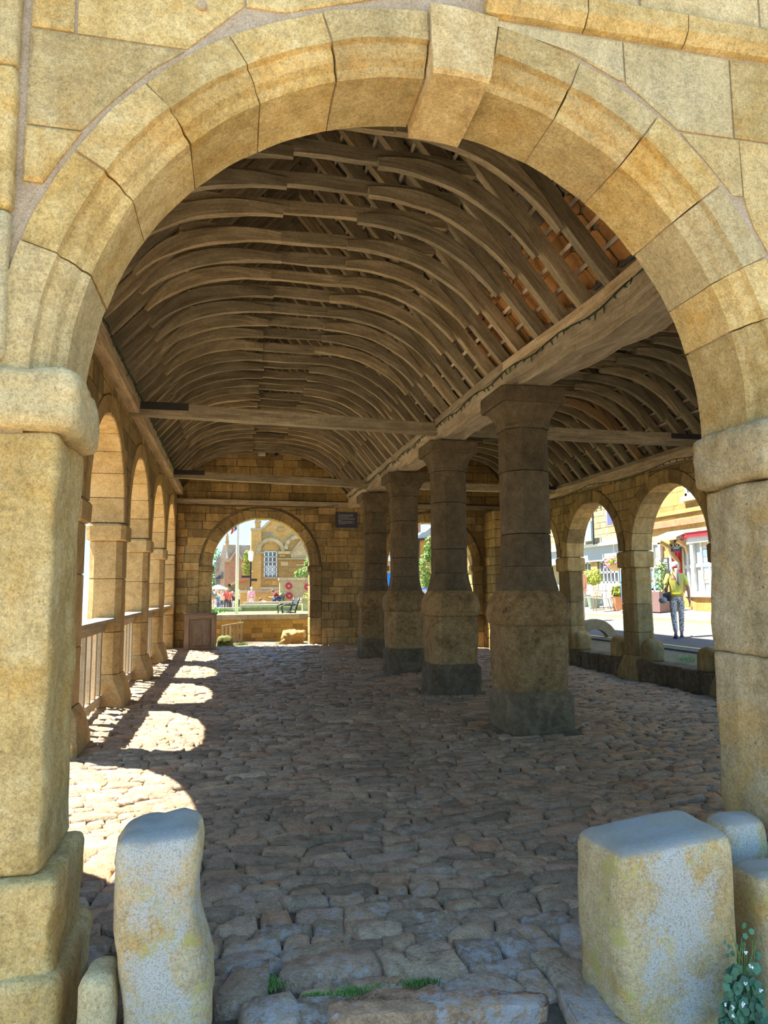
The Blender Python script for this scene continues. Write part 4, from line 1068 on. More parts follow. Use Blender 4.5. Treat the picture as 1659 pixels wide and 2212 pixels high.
p = onY(621, 1320, 27.0); bench((p.x, 27.0, .29), -pi/2 + .04, 'black metal park bench seen end on, standing on the lawn')

# ---- terraces of the memorial
def ledge(label, pxa, pxb, pyt, Y, zb, d=.7, mat='rubble'):
    a, b = onY(pxa, pyt, Y), onY(pxb, pyt, Y); zt = (a.z+b.z)/2; hw2 = (b.x-a.x)/2
    r = thing('terrace_wall', label, 'wall', ((a.x+b.x)/2, Y, zb))
    MB().box(-hw2, hw2, 0, d, 0, zt-zb-.16).build('wall', M[mat], r)
    for k in range(4): MB().box(-hw2-.08+(2*hw2+.16)*k/4, -hw2-.10+(2*hw2+.16)*(k+1)/4, -.1, d+.05, zt-zb-.16, zt-zb).build('coping', M['paving'], r)
    return r
ledge('lower terrace wall with pale coping, left of the flagpole', 452, 520, 1313, 41.9, .25)
ledge('lower terrace wall with pale coping behind the bench', 521, 672, 1306, 42.0, .25)
ledge('upper terrace wall with pale coping below the seated people', 530, 668, 1300, 44.0, .25)
ledge('retaining wall with pale coping behind the lady in pink', 519, 603, 1275, 48.5, .1, mat='outer')
mw = ledge('memorial wall of grey stone hung with red wreaths', 605, 676, 1248, 47.0, .1, mat='rubble')
ledge('grey stone end pillar of the terrace right of the bench', 654, 668, 1291, 41.0, .2)
def wreath(px, py, Y, label):
    p = onY(px, py, Y); r = thing('wreath', label, 'wreath', p, group='poppy wreaths on the memorial wall')
    m_ = MB(); R1, r1 = .155, .062
    m_.loft([[Vector(((R1+r1*cos(2*pi*k/8))*cos(2*pi*j/16), -.03+r1*.6*sin(2*pi*k/8), (R1+r1*cos(2*pi*k/8))*sin(2*pi*j/16))) for k in range(8)] for j in range(17)], cap=False).build('ring', M['poppy'], r, True)
    m_ = MB(); m_.ball((0, -.03, 0), .09, .02, .09); m_.build('centre', M['paving'], r)
    for k in range(10): m_ = MB(); a = 2*pi*k/10; m_.ball((.155*cos(a), -.075, .155*sin(a)), .016, .012, .016, 6, 4); m_.build('poppy_centre', M['dark_sign'], r)
wreath(624, 1266, 46.96, 'upper red poppy wreath on the memorial wall'); wreath(625, 1287, 46.96, 'lower red poppy wreath on the memorial wall'); wreath(665, 1268, 46.96, 'red poppy wreath half hidden by the arch jamb')

# ================================================================ town hall behind
YT = 52.0
def TP(px, py, Y=YT): return onY(px, py, Y)
r = thing('town_hall', 'golden stone hall with arched recesses and a white sash window', 'building', (TP(620, 1250).x, YT, .1))
O = Vector((TP(620, 1250).x, YT, .1))
def tb(px0, py0, px1, py1, d0, d1, mat, name, par=None):
    a, b = TP(px0, py0) - O, TP(px1, py1) - O; return MB().box(min(a.x, b.x), max(a.x, b.x), -d0, d1, min(a.z, b.z), max(a.z, b.z)).build(name, M[mat], par or r)
def tpoly(pts, d0, d1, mat, name, par=None):
    P = [TP(x, y) - O for x, y in pts]; n = len(P); m_ = MB()
    m_.add([(p.x, -d0, p.z) for p in P] + [(p.x, d1, p.z) for p in P], [tuple(range(n)), tuple(range(2*n-1, n-1, -1))] + [(i, n+i, n+(i+1) % n, (i+1) % n) for i in range(n)]); return m_.build(name, M[mat], par or r)
tpoly([(545, 1300), (545, 1143), (567, 1143), (632, 1082), (720, 1082), (760, 1143), (760, 1300)], 0, 6, 'outer', 'wall')
tpoly([(566, 1144), (570, 1141), (634, 1080), (632, 1076), (564, 1140)], .25, .3, 'paving', 'gable_coping')
tb(543, 1145, 563, 1300, .18, .1, 'outer', 'pilaster'); tb(541, 1141, 566, 1146, .3, .4, 'paving', 'pilaster_cap')
fn = tb(551, 1125, 563, 1141, .2, .5, 'outer', 'finial'); tpoly([(549, 1128), (565, 1128), (563, 1124), (551, 1124)], .3, .6, 'paving', 'finial_cap', fn); tpoly([(552, 1124), (562, 1124), (558, 1113), (556, 1113)], .15, .4, 'outer', 'finial_spire', fn)
def hood(cx, cy, r0, r1, a0, a1, d, mat, name, n=16):
    pts = [(cx+r1*cos(a0+(a1-a0)*k/n), cy-r1*sin(a0+(a1-a0)*k/n)) for k in range(n+1)] + [(cx+r0*cos(a1-(a1-a0)*k/n), cy-r0*sin(a1-(a1-a0)*k/n)) for k in range(n+1)]
    for k in range(n):
        q = [pts[k], pts[k+1], pts[2*n-k], pts[2*n+1-k]]; tpoly(q, d, .1, mat, name)
hood(584.5, 1193, 23, 31, .1, pi, .22, 'rubble', 'hood_stone', 9); hood(584.5, 1193, 20, 23, 0, pi, .06, 'inner', 'arch_stone', 7)
hood(644, 1187, 23, 31, .9, pi, .22, 'rubble', 'hood_stone', 9)
tb(552, 1192, 570, 1197, .25, .1, 'rubble', 'string_course'); tb(600, 1191, 628, 1197, .25, .1, 'rubble', 'string_course')
tpoly([(626, 1197), (629, 1191), (651, 1164), (652, 1169)], .3, .1, 'paving', 'porch_coping'); tpoly([(628, 1206), (628, 1196), (651, 1169), (676, 1198), (676, 1206)], .15, .1, 'rubble', 'porch_gable')
tb(600, 1206, 680, 1209, .3, .1, 'rubble', 'porch_string'); tb(602, 1209, 680, 1248, .12, .1, 'outer', 'porch_wall'); tb(638, 1219, 658, 1222, .2, .1, 'rubble', 'door_hood')
tb(570, 1247, 601, 1250, .2, .1, 'paving', 'window_sill'); tb(562, 1268, 602, 1273, .2, .1, 'paving', 'base_course')
for (x0_, y0_, x1_, y1_) in ((566, 1149, 590, 1158), (600, 1140, 614, 1148), (606, 1213, 622, 1222), (624, 1226, 640, 1236), (548, 1210, 560, 1222), (547, 1240, 561, 1252), (572, 1254, 584, 1262), (588, 1254, 598, 1264), (604, 1198, 616, 1204)): tb(x0_, y0_, x1_, y1_, .025 if x0_ < 600 else .15, .1, 'rubble' if (x0_+y0_) % 2 else 'outer', 'ashlar_block')
w = tb(571, 1192, 597, 1247, .05, .1, 'pane', 'window'); 
for k in range(4): x_ = 571 + 26*k/3; tb(x_-.9, 1192, x_+.9, 1247, .10, .0, 'white_paint', 'glazing_bar', w)
for k in range(6): y_ = 1192 + 55*k/5; tb(570.2, y_-.8, 597.8, y_+.8, .10, .0, 'white_paint', 'glazing_bar', w)
tb(574, 1221, 594, 1243, .07, .0, 'grey_paint', 'blind', w)
def lettering(txt, loc, size, mat, par, rot, depth=.004, name='lettering', align='CENTER'):
    cu = bpy.data.curves.new(name, 'FONT'); cu.body = txt; cu.size = size; cu.extrude = depth; cu.align_x = align; cu.align_y = 'CENTER'
    tmp = bpy.data.objects.new(name, cu); COL.objects.link(tmp)
    me = bpy.data.meshes.new_from_object(tmp.evaluated_get(bpy.context.evaluated_depsgraph_get())); bpy.data.objects.remove(tmp)
    me.materials.clear(); me.materials.append(M[mat]); o = bpy.data.objects.new(name, me); link(o, par); o.location = loc; o.rotation_euler = rot; return o
p = TP(650, 1202) - O; lettering('1897', (p.x, -.16, p.z), .34, 'mortar', r, (pi/2, 0, 0))

# ---- cottages to the left of it
def cottage(Y, label, wall, gable, depthY, bits):
    """gable: outline pixels (wall front); bits: list of (outline, proud, material, name)"""
    c = onY(sum(p[0] for p in gable)/len(gable), 1300, Y); o_ = Vector((c.x, Y, .05)); r_ = thing('cottage', label, 'building', o_)
    def pl(pts, d0, d1, mat, name, par=None):
        P = [onY(x, y, Y) - o_ for x, y in pts]; n = len(P); m_ = MB()
        m_.add([(p.x, -d0, p.z) for p in P] + [(p.x, d1, p.z) for p in P], [tuple(range(n)), tuple(range(2*n-1, n-1, -1))] + [(i, n+i, n+(i+1) % n, (i+1) % n) for i in range(n)]); return m_.build(name, M[mat], par or r_)
    pl(gable, 0, depthY, wall, 'wall')
    for pts, d0, mat, name in bits: pl(pts, d0, .3, mat, name)
    return r_
cottage(66, 'brick gabled cottage with a stone slate roof behind the flagpole', 'brick', [(485, 1330), (485, 1213), (510, 1185), (523, 1205), (545, 1205), (545, 1330)], 6,
        [([(492, 1212), (489, 1176), (545, 1178), (545, 1215), (524, 1208), (511, 1187), (498, 1210)], -.1, 'roofslate', 'roof'), ([(487, 1214), (487, 1208), (494, 1209), (511, 1184), (524, 1207), (521, 1211), (511, 1191), (497, 1214)], .25, 'paving', 'gable_coping'),
         ([(487, 1180), (488, 1157), (494, 1157), (494, 1180)], .2, 'outer', 'chimney'), ([(486, 1173), (486, 1170), (495.5, 1170), (495.5, 1173)], .35, 'paving', 'chimney_band'), ([(489.5, 1157), (490, 1152), (492.5, 1152), (493, 1157)], .1, 'terracotta', 'chimney_pot'), ([(509, 1190), (511, 1180), (513, 1190)], .3, 'paving', 'finial')])
cottage(74, 'narrow cream gabled cottage next to the tree', 'paving', [(464, 1330), (464, 1235), (478, 1195), (483, 1176), (489, 1180), (489, 1330)], 6,
        [([(465, 1236), (468, 1204), (474, 1202), (475, 1215), (470, 1236)], .15, 'roofslate', 'roof'), ([(464, 1251), (474, 1243), (477, 1243), (477, 1251)], .5, 'awning_dark', 'porch_roof'), ([(466, 1254), (466, 1265), (474, 1265), (474, 1254)], .1, 'pane', 'window'), ([(479, 1236), (479, 1250), (482, 1250), (482, 1236)], .1, 'pane', 'window')])
cottage(60, 'low stone building with a bay front in front of the brick cottage', 'rubble', [(493, 1330), (493, 1262), (512, 1253), (545, 1253), (545, 1330)], 2,
        [([(495, 1263), (512, 1254), (512, 1258), (496, 1267)], .3, 'paving', 'coping'), ([(498, 1268), (498, 1292), (501, 1292), (501, 1268)], .1, 'pane', 'window'), ([(505, 1268), (505, 1292), (508, 1292), (508, 1268)], .1, 'pane', 'window'), ([(517, 1254), (540, 1249), (540, 1251), (519, 1256)], .5, 'awning_red', 'awning'), ([(492, 1262), (492, 1267), (498, 1267), (498, 1262)], .3, 'dark_sign', 'hanging_sign')])

# ---- leafy things
def foliage(r, c, rx, ry, rz, n, size, mat, name='foliage', shell=.55):
    m_ = MB(); c = Vector(c)
    for k in range(n):
        d = Vector((R.gauss(0, 1), R.gauss(0, 1), R.gauss(0, 1))).normalized(); q = shell + (1-shell)*R.random(); w = 1 + .22*noise.noise(d*2.3 + c)
        p = c + Vector((d.x*rx, d.y*ry, d.z*rz))*(q*w); nn = (d + Vector((U(-.8, .8), U(-.8, .8), U(-.4, .9)))).normalized(); a = nn.cross(Vector((U(-1, 1), U(-1, 1), U(-1, 1)))).normalized(); b = nn.cross(a); s_ = size*U(.6, 1.2)
        m_.add([p-a*s_, p-b*s_*.45, p+a*s_, p+b*s_*.45], [(0, 1, 2, 3)])
    o = m_.build(name, M[mat], r); o['kind'] = 'stuff'; return o
def tree(label, loc, crowns, trunk, size, mat, n, cat='tree', name='tree'):
    r = thing(name, label, cat, loc)
    if trunk: MB().tube([(0, 0, 0), (.03, 0, trunk*.5), (0, 0, trunk)], [.05+trunk*.03, .04+trunk*.02, .03+trunk*.012], 7).build('trunk', M['oak'], r)
    for c, rx, ry, rz in crowns: foliage(r, c, rx, ry, rz, n, size, mat)
    return r
p = onY(455, 1290, 88); tree('tall leafy tree behind the cream cottage at the left of the arch', (p.x, 88, -.1), [((-.5, 0, 5.2), 2.4, 2, 2.2), ((.0, 0, 2.8), 1.6, 1.6, 1.7), ((-1.8, 0, 4.0), 2, 2, 2.5)], 4, .22, 'leaf_mid', 700)
p = onY(536, 1232, 51); tree('yellow green climbing shrub beside the corner of the golden hall', (p.x-.1, 51, .1), [((0, 0, p.z+.2), .36, .3, .9), ((0, 0, p.z+.8), .25, .3, .5)], 1.6, .09, 'leaf_lime', 420, 'shrub', 'shrub')
p = onY(658, 1240, 49); tree('light green bush in front of the golden hall at the right of the arch', (p.x, 49, .1), [((0, 0, p.z-.1), .8, .5, .55), ((.35, 0, p.z+.65), .45, .4, .5)], 1.6, .09, 'leaf_mid', 600, 'shrub', 'shrub')
p = onY(607, 1280, 46.5); tree('spiky flowering plant at the left end of the memorial wall', (p.x, 46.5, .1), [((0, 0, .8), .28, .2, .45)], .4, .10, 'leaf_mid', 120, 'plant', 'plant')
p = onY(663, 1285, 46.5); tree('small leafy plant at the right of the memorial wall', (p.x, 46.5, .1), [((0, 0, .9), .28, .2, .35)], .4, .08, 'leaf_lime', 120, 'plant', 'plant')
p = onY(462, 1318, 40); tree('low green shrub at the left end of the lawn', (p.x, 40, .28), [((0, 0, .12), .7, .3, .22)], 0, .08, 'leaf_mid', 200, 'shrub', 'shrub')
# ---- lamp post with finger signs
p = onY(541, 1270, 50.5); r = thing('lamp_post', 'dark lamp post with a white lantern and finger signs', 'lamp post', (p.x, 50.5, .1))
g_ = lambda py: onY(541, py, 50.5).z - .1
MB().tube([(0, 0, 0), (0, 0, g_(1213))], .055, 8).build('post', M['black_paint'], r)
MB().tube([(0, 0, g_(1213)), (0, 0, g_(1210)), (0, 0, g_(1196)), (0, 0, g_(1193)), (0, 0, g_(1189))], [.07, .16, .20, .22, .05], 8).build('lantern', M['lamp_glass'], r)
MB().tube([(0, 0, g_(1194)), (0, 0, g_(1187))], [.24, .03], 8).build('lantern_cap', M['rubble'], r)
MB().box(-.62, -.04, -.03, .03, g_(1248), g_(1243.5)).build('finger_sign', M['black_paint'], r); MB().box(.04, .45, -.03, .03, g_(1255), g_(1250)).build('finger_sign', M['black_paint'], r)
p = onY(471, 1270, 64); r = thing('parasol', 'pale blue parasol above the crowd', 'parasol', (p.x, 64, .05)); zt = onY(471, 1263, 64).z - .05
MB().loft([[Vector((q*cos(2*pi*k/10), q*sin(2*pi*k/10), z)) for k in range(10)] for q, z in ((.95, zt-.38), (.9, zt-.34), (.03, zt))]).build('canopy', M['parasol'], r); MB().tube([(0, 0, 0), (0, 0, zt-.05)], .03).build('pole', M['white_paint'], r)

# ---- seen between the columns through the second far arch
a, b = onY(826, 1238, 33), onY(846, 1275, 33); r = thing('site_panel', 'bright blue hoarding panel seen between the far columns', 'panel', ((a.x+b.x)/2+.1, 33, .1)); MB().box(-.45, .35, 0, .06, .1, a.z-.1).build('board', M['panel_blue'], r); MB().box(-.45, -.40, 0, .08, 0, a.z-.1).build('post', M['steel'], r); MB().box(.30, .35, 0, .08, 0, a.z-.1).build('post', M['steel'], r)
YH = 46.0; o_ = Vector((onY(910, 1300, YH).x, YH, .1)); r = thing('street_house', 'golden stone house with a pale slate roof and black downpipe seen between the columns', 'building', o_)
def hp(pts, d0, d1, mat, name):
    P = [onY(x, y, YH) - o_ for x, y in pts]; n = len(P); m_ = MB()
    m_.add([(p.x, -d0, p.z) for p in P] + [(p.x, d1, p.z) for p in P], [tuple(range(n)), tuple(range(2*n-1, n-1, -1))] + [(i, n+i, n+(i+1) % n, (i+1) % n) for i in range(n)]); return m_.build(name, M[mat], r)
hp([(896, 1320), (896, 1165), (962, 1162), (962, 1320)], 0, 6, 'outer', 'wall'); hp([(894, 1167), (930, 1138), (950, 1130), (964, 1162)], .3, .4, 'grey_paint', 'roof'); hp([(898, 1150), (898, 1128), (907, 1128), (907, 1150)], .2, .6, 'brick', 'chimney')
hp([(903.5, 1255), (903.5, 1166), (905, 1166), (905, 1255)], .2, .0, 'iron', 'downpipe'); hp([(895, 1168), (895, 1164), (962, 1161), (962, 1165)], .35, .0, 'iron', 'gutter')
YH = 60.0; o_ = Vector((onY(835, 1300, YH).x, YH, .1)); r = thing('street_house', 'pale rubble house with a dark red ridge far beyond the hoarding', 'building', o_)
hp([(815, 1325), (815, 1188), (850, 1188), (850, 1325)], 0, 6, 'rubble', 'wall'); hp([(815, 1189), (820, 1183), (850, 1181), (850, 1189)], .3, .4, 'brick', 'eaves'); hp([(826, 1184), (838, 1174), (850, 1183)], .2, .5, 'roofslate', 'gable_roof'); hp([(829, 1182), (829, 1162), (834.5, 1162), (834.5, 1182)], .2, .5, 'outer', 'chimney'); hp([(838, 1200), (838, 1212), (843, 1212), (843, 1200)], .1, 0, 'white_paint', 'window')
p = onY(924, 1300, 42); r = tree('tall ivy clad shrub against the golden house', (p.x, 42, .1), [((.0, 0, 1.2), .55, .45, 1.3), ((.0, 0, 2.6), .6, .5, 1.4), ((.25, 0, 3.8), .5, .45, .9)], 1.5, .10, 'leaf_mid', 700, 'shrub', 'ivy_shrub')
# blue car
p = onY(905, 1300, 36); r = thing('car', 'blue car parked beyond the far arch, mostly hidden by columns', 'car', (p.x, 36, .12), .15)
prof = [(-.75, .3), (-.78, .62), (-.72, .85), (-.60, 1.02), (-.48, 1.45), (.48, 1.45), (.60, 1.02), (.72, .85), (.78, .62), (.75, .3)]
m_ = MB(); m_.loft([[Vector((x_*s_, y_, z_*(1 if z_ < 1 else hs))) for x_, z_ in prof] for y_, s_, hs in ((-.0, .92, .98), (.12, 1, 1), (2.4, 1, 1), (2.9, 1, .66), (3.9, .94, .6))]).build('body', M['car_blue'], r, True)
MB().box(-.44, .44, -.025, .02, 1.06, 1.36).build('rear_window', M['pane_light'], r)
for x_ in (-.62, .62):
    MB().box(x_-.08, x_+.08, -.03, .02, .72, .92).build('tail_light', M['red_paint'], r)
    for y_ in (.6, 3.1): m_ = MB(); m_.loft([[Vector((x_+q, y_+.31*cos(2*pi*k/14), .31+.31*sin(2*pi*k/14))) for k in range(14)] for q in (-.1, .1)]).build('wheel', M['black_paint'], r)
# ---- stone terrace across the way, seen in slivers between the left piers
r = thing('terrace_house', 'long stone terrace with slate roof glimpsed through the left arches', 'building', (-15, 22, -.1))
MB().box(-5, 0, -16, 40, 0, 4.6).build('wall', M['rubble'], r)
m_ = MB(); m_.add([(.35, -16.3, 4.5), (.35, 40.3, 4.5), (-2.5, 40.3, 7.6), (-2.5, -16.3, 7.6), (-5.35, 40.3, 4.5), (-5.35, -16.3, 4.5)], [(0, 1, 2, 3), (3, 2, 4, 5), (0, 3, 5), (1, 4, 2), (0, 5, 4, 1)]); m_.build('roof', M['roofslate'], r)
for k in range(13):
    y_ = -14 + 4.2*k
    for z_ in (.9, 2.9):
        w = MB().box(-.04, .03, y_, y_+1.0, z_, z_+1.2).build('window', M['pane'], r)
        for q in (0, .47, .94): MB().box(.0, .06, y_+q, y_+q+.06, z_, z_+1.2).build('glazing_bar', M['white_paint'], w)
    if k % 3 == 1: MB().box(-2.9, -2.1, y_+1.8, y_+2.6, 7.2, 8.6).build('chimney', M['outer'], r)
    if k % 3 == 0: d_ = MB().box(-.02, .05, y_+2.0, y_+2.95, 0, 2.1).build('door', M['navy'], r)
# ================================================================ shops across the street
XS = 13.2
def xr(px0, py0, px1, py1, X=XS):
    """pixel rectangle on the facade plane -> y0,y1,z0,z1"""
    ya, yb = onX(px0, (py0+py1)/2, X).y, onX(px1, (py0+py1)/2, X).y; xm = (px0+px1)/2
    return min(ya, yb), max(ya, yb), onX(xm, py1, X).z, onX(xm, py0, X).z
def shopfn(root, X0=XS):
    o_ = Vector(root.location)
    def box(px, d0, d1, mat, name, par=None, X=X0):
        y0_, y1_, z0_, z1_ = xr(*px, X)
        return MB().box(X-d0-o_.x, X+d1-o_.x, y0_-o_.y, y1_-o_.y, z0_-o_.z, z1_-o_.z).build(name, M[mat], par or root)
    def yz(y0_, y1_, z0_, z1_, d0, d1, mat, name, par=None, X=X0): return MB().box(X-d0-o_.x, X+d1-o_.x, y0_-o_.y, y1_-o_.y, z0_-o_.z, z1_-o_.z).build(name, M[mat], par or root)
    return box, yz
YB1 = onX(1390, 1250, XS).y
# ---- estate agent's house
r = thing('shop_house', 'yellow stone house with a white and red bay window across the street', 'building', (XS, 19, .7)); box, yz = shopfn(r); SH = r
yz(12.5, YB1, .5, 7.0, 0, 5, 'outer', 'wall')
fS = lambda u, z, n: (-n, u-19, z-.7)
courses(r, fS, [], 13.5, YB1, [3.55, 3.95, 4.35, 4.75, 5.15, 5.6], (.5, .95), M['outer'], .008, gap=0, name='ashlar_block')
a, b = onX(1425, 1136, XS), onX(1535, 1114, XS); yz(12.5, YB1, b.z-.16, b.z+.02, .10, .1, 'brick', 'string_course'); zb_ = onX(1480, 1108, XS).z; yz(12.5, YB1, zb_, zb_+.12, .06, .1, 'outer', 'string_moulding')
yz(12.5, YB1, .6, 1.55, .05, .1, 'outer', 'base_wall')
y0_, y1_, z0_, z1_ = xr(1482, 1040, 1506, 1082); w = yz(y0_, y1_, z0_+.15, z0_+1.6, .02, .1, 'pane', 'window'); yz(y0_-.1, y1_+.1, z0_, z0_+.15, .14, .1, 'paving', 'window_sill'); yz(y0_, y0_+.1, z0_+.15, z0_+1.6, .05, 0, 'white_paint', 'window_frame', w); yz(y1_-.1, y1_, z0_+.15, z0_+1.6, .05, 0, 'white_paint', 'window_frame', w); yz(y0_, y1_, z0_+.15, z0_+.25, .05, 0, 'white_paint', 'window_frame', w)
# bay window, projecting
XBY = 12.55
cy0, cy1 = onX(1497, 1230, XBY).y, 16.4
ysl = onX(1474, 1230, XS).y
zt0, zt1, zt2, zt3 = (onX(1510, q, XBY).z for q in (1277, 1172, 1158, 1149))
zm = onX(1510, 1221, XBY).z
def bayring(g): return [(XS+.05, cy1-1.0-g), (XBY-g, cy1-g*.5), (XBY-g, cy0+g*.4), (XS+.05, ysl+g)]
def bayband(z0_, z1_, g, mat, name, par=None):
    P = bayring(g); m_ = MB(); m_.add([(x-XS, y-19, z-.7) for z in (z0_, z1_) for x, y in P], [(0,1,2,3), (7,6,5,4), (0,4,5,1), (1,5,6,2), (2,6,7,3), (3,7,4,0)]); return m_.build(name, M[mat], par or r)
bw = bayband(zt0-.02, zt1+.02, -.06, 'pane_light', 'bay_window')
bayband(.55, zt0-.16, -.02, 'outer', 'bay_base'); bayband(zt0-.16, zt0, .05, 'white_paint', 'bay_sill', bw); bayband(zt1, zt2, .06, 'white_paint', 'bay_frieze', bw); bayband(zt2, zt3, .13, 'red_paint', 'bay_cornice', bw); bayband(zt3, zt3+.10, .16, 'roofslate', 'bay_roof', bw); bayband(zm-.05, zm+.05, -.02, 'white_paint', 'transom', bw)
def baypost(x, y, w=.09): MB().box(x-XS-w/2, x-XS+w/2, y-19-w/2, y-19+w/2, zt0-.7, zt1-.7).build('mullion', M['white_paint'], bw)
P = bayring(-.03); 
for (x_, y_) in P[1:3]: baypost(x_, y_, .13)
for t_ in (.05, .5): baypost(P[3][0]+(P[2][0]-P[3][0])*t_, P[3][1]+(P[2][1]-P[3][1])*t_, .08)
for t_ in (.28, .52, .76): baypost(P[2][0], P[2][1]+(P[1][1]-P[2][1])*t_, .06)
for k in range(4):
    for j in range(2):
        z_ = zt0+.22+k*(zt1-zt0-.1)/4; y_ = cy0-.30-j*.55
        q = MB().box(XBY+.04-XS, XBY+.055-XS, y_-.42-19, y_-19, z_-.7, z_+.30-.7).build('property_card', M['white_paint'], bw); MB().box(XBY+.03-XS, XBY+.045-XS, y_-.38-19, y_-.04-19, z_+.10-.7, z_+.27-.7).build('card_photo', M['print_blue' if k % 3 else 'print_stone'], bw)
# left sash window with cards
w = box((1403, 1176, 1432, 1278), .03, .1, 'pane_light', 'window')
for px in ((1402, 1172, 1405, 1280), (1416, 1176, 1418, 1278), (1429, 1172, 1434, 1280), (1402, 1172, 1434, 1177), (1402, 1222, 1434, 1227), (1402, 1275, 1434, 1286)): box(px, .10, .0, 'white_paint', 'window_frame', w)
for k in range(4):
    for j in range(2): q = (1407+j*12, 1182+k*24 + (4 if k > 1 else 0), 1415+j*12, 1200+k*24 + (4 if k > 1 else 0)); box(q, .05, 0, 'white_paint', 'property_card', w); box((q[0]+.8, q[1]+2, q[2]-.8, q[3]-5), .06, 0, 'print_blue' if k > 1 else 'print_stone', 'card_photo', w)
# red door, canopy, bracket, signs
d = box((1457, 1190, 1474, 1322), .03, .1, 'red_paint', 'door'); box((1452, 1186, 1457, 1322), .07, .1, 'white_paint', 'door_frame', d); box((1452, 1184, 1476, 1190), .07, .1, 'white_paint', 'door_frame', d)
for q in ((1459.5, 1194, 1463, 1225), (1466, 1194, 1469, 1225), (1459.5, 1235, 1463, 1262)): box(q, .05, .0, 'red_paint', 'door_panel', d)
a, b = onX(1408, 1163, 12.6), onX(1470, 1152, 12.6)
m_ = MB(); y0_, y1_ = b.y, a.y
m_.add([(12.45-XS, y0_-19, b.z-.7-.1), (12.45-XS, y1_-19, b.z-.7-.1), (.1, y1_-19, b.z-.7+.22), (.1, y0_-19, b.z-.7+.22), (12.45-XS, y0_-19, b.z-.7-.18), (12.45-XS, y1_-19, b.z-.7-.18), (.1, y1_-19, b.z-.7-.06), (.1, y0_-19, b.z-.7-.06)], [(0,1,2,3),(7,6,5,4),(0,4,5,1),(1,5,6,2),(2,6,7,3),(3,7,4,0)]); m_.build('canopy', M['roofslate'], r)
for yy in (y0_+.15, y1_-.5):
    pts = [Vector((-.02, yy-19, b.z-.7-1.0)), Vector((-.10, yy-19, b.z-.7-.75)), Vector((-.28, yy-19, b.z-.7-.55)), Vector((-.34, yy-19, b.z-.7-.35)), Vector((-.62, yy-19, b.z-.7-.2))]
    timber(pts, (0, 1, 0), .10, .09, .004).build('canopy_bracket', M['chair_wood'], r)
a, b = onX(1447, 1174, 12.9), onX(1471, 1190, 12.9)
s_ = thing('hanging_sign', 'dark agency sign with white lettering above the red door', 'sign', (12.9, (a.y+b.y)/2, (a.z+b.z)/2)); hy = abs(a.y-b.y)/2; hz = abs(a.z-b.z)/2
MB().box(-.02, .02, -hy, hy, -hz, hz).build('board', M['dark_sign'], s_); lettering('JACKSON', (-.024, 0, hz*.35), .21, 'white_paint', s_, (pi/2, 0, -pi/2)); MB().box(-.024, -.018, -hy*.8, hy*.3, -hz*.45, -hz*.2).build('print_line', M['grey_paint'], s_); MB().box(-.02, .02, -.03, .03, hz, hz+.15).build('bracket', M['iron'], s_)
y0_, y1_, z0_, z1_ = xr(1436, 1205, 1448, 1238); s_ = thing('poster_board', 'tall dark poster board on the wall left of the red door', 'sign', (XS-.03, (y0_+y1_)/2, z0_)); hy = (y1_-y0_)/2; hz = z1_-z0_
MB().box(-.03, .03, -hy, hy, 0, hz).build('board', M['dark_sign'], s_); MB().box(-.036, -.03, -hy*.6, hy*.5, hz*.70, hz*.92).build('picture', M['grey_paint'], s_)
for q in (.22, .35, .48, .6): MB().box(-.036, -.03, -hy*.7, hy*.7, hz*q, hz*(q+.04)).build('print_line', M['white_paint'], s_)
# planter with clipped bush
a = onX(1413, 1325, 12.2); b = onX(1450, 1325, 12.2); zt = onX(1432, 1278, 12.2).z; zb_ = street_z(12.2)+.07
r = thing('planter', 'square brown planter with a poppy panel and an upright bush by the shop', 'planter', (12.2, (a.y+b.y)/2, zb_)); hy = abs(a.y-b.y)/2
MB().box(-.35, .35, -hy, hy, 0, zt-zb_).build('box', M['planter_brown'], r); MB().box(-.37, -.35, hy*.15, hy, .02, zt-zb_-.01).build('side_panel', M['panel_violet'], r)
for k in range(3): m_ = MB(); m_.ball((-.38, hy*(.55+.18*(k-1)), .38+.13*(k % 2)), .012, .10, .13, 10, 6); m_.build('poppy_print', M['poppy'], r)
foliage(r, (0, -.05, zt-zb_+.42), .22, .24, .52, 420, .05, 'leaf_mid')
# ---- café
YC0, YC1 = YB1, 31.5
r = thing('cafe_building', 'rubble stone café with a pale grey shopfront across the street', 'building', (XS, 27, .7)); box, yz = shopfn(r)
yz(YC0, YC1, .5, 7.5, 0, 5, 'rubble', 'wall')
fC = lambda u, z, n: (-n, u-27, z-.7)
zf = onX(1300, 1168, XS).z
courses(r, fC, [], YC0+.05, YC1-.5, [zf, zf+.22, zf+.45, zf+.66, zf+.9, zf+1.12, zf+1.35, zf+1.6, zf+1.85], (.25, .6), M['rubble'], .02, gap=0, name='wall_stone')
y0_, y1_ = YC0+.1, 30.2
zA, zB_, zC = onX(1295, 1196, 12.9).z, onX(1295, 1178, 12.9).z, onX(1295, 1168, 12.9).z
yz(y0_, y1_, zA-.28, zB_-.05, .42, .0, 'grey_paint', 'fascia'); yz(y0_-.05, y1_+.05, zB_-.05, zB_+.06, .55, .1, 'white_paint', 'cornice'); yz(y0_, y1_, zB_+.06, zB_+.26, .48, .1, 'roofslate', 'canopy_slates')
yz(y0_, y1_, .7, 1.62, .30, 0, 'grey_paint', 'stall_riser')
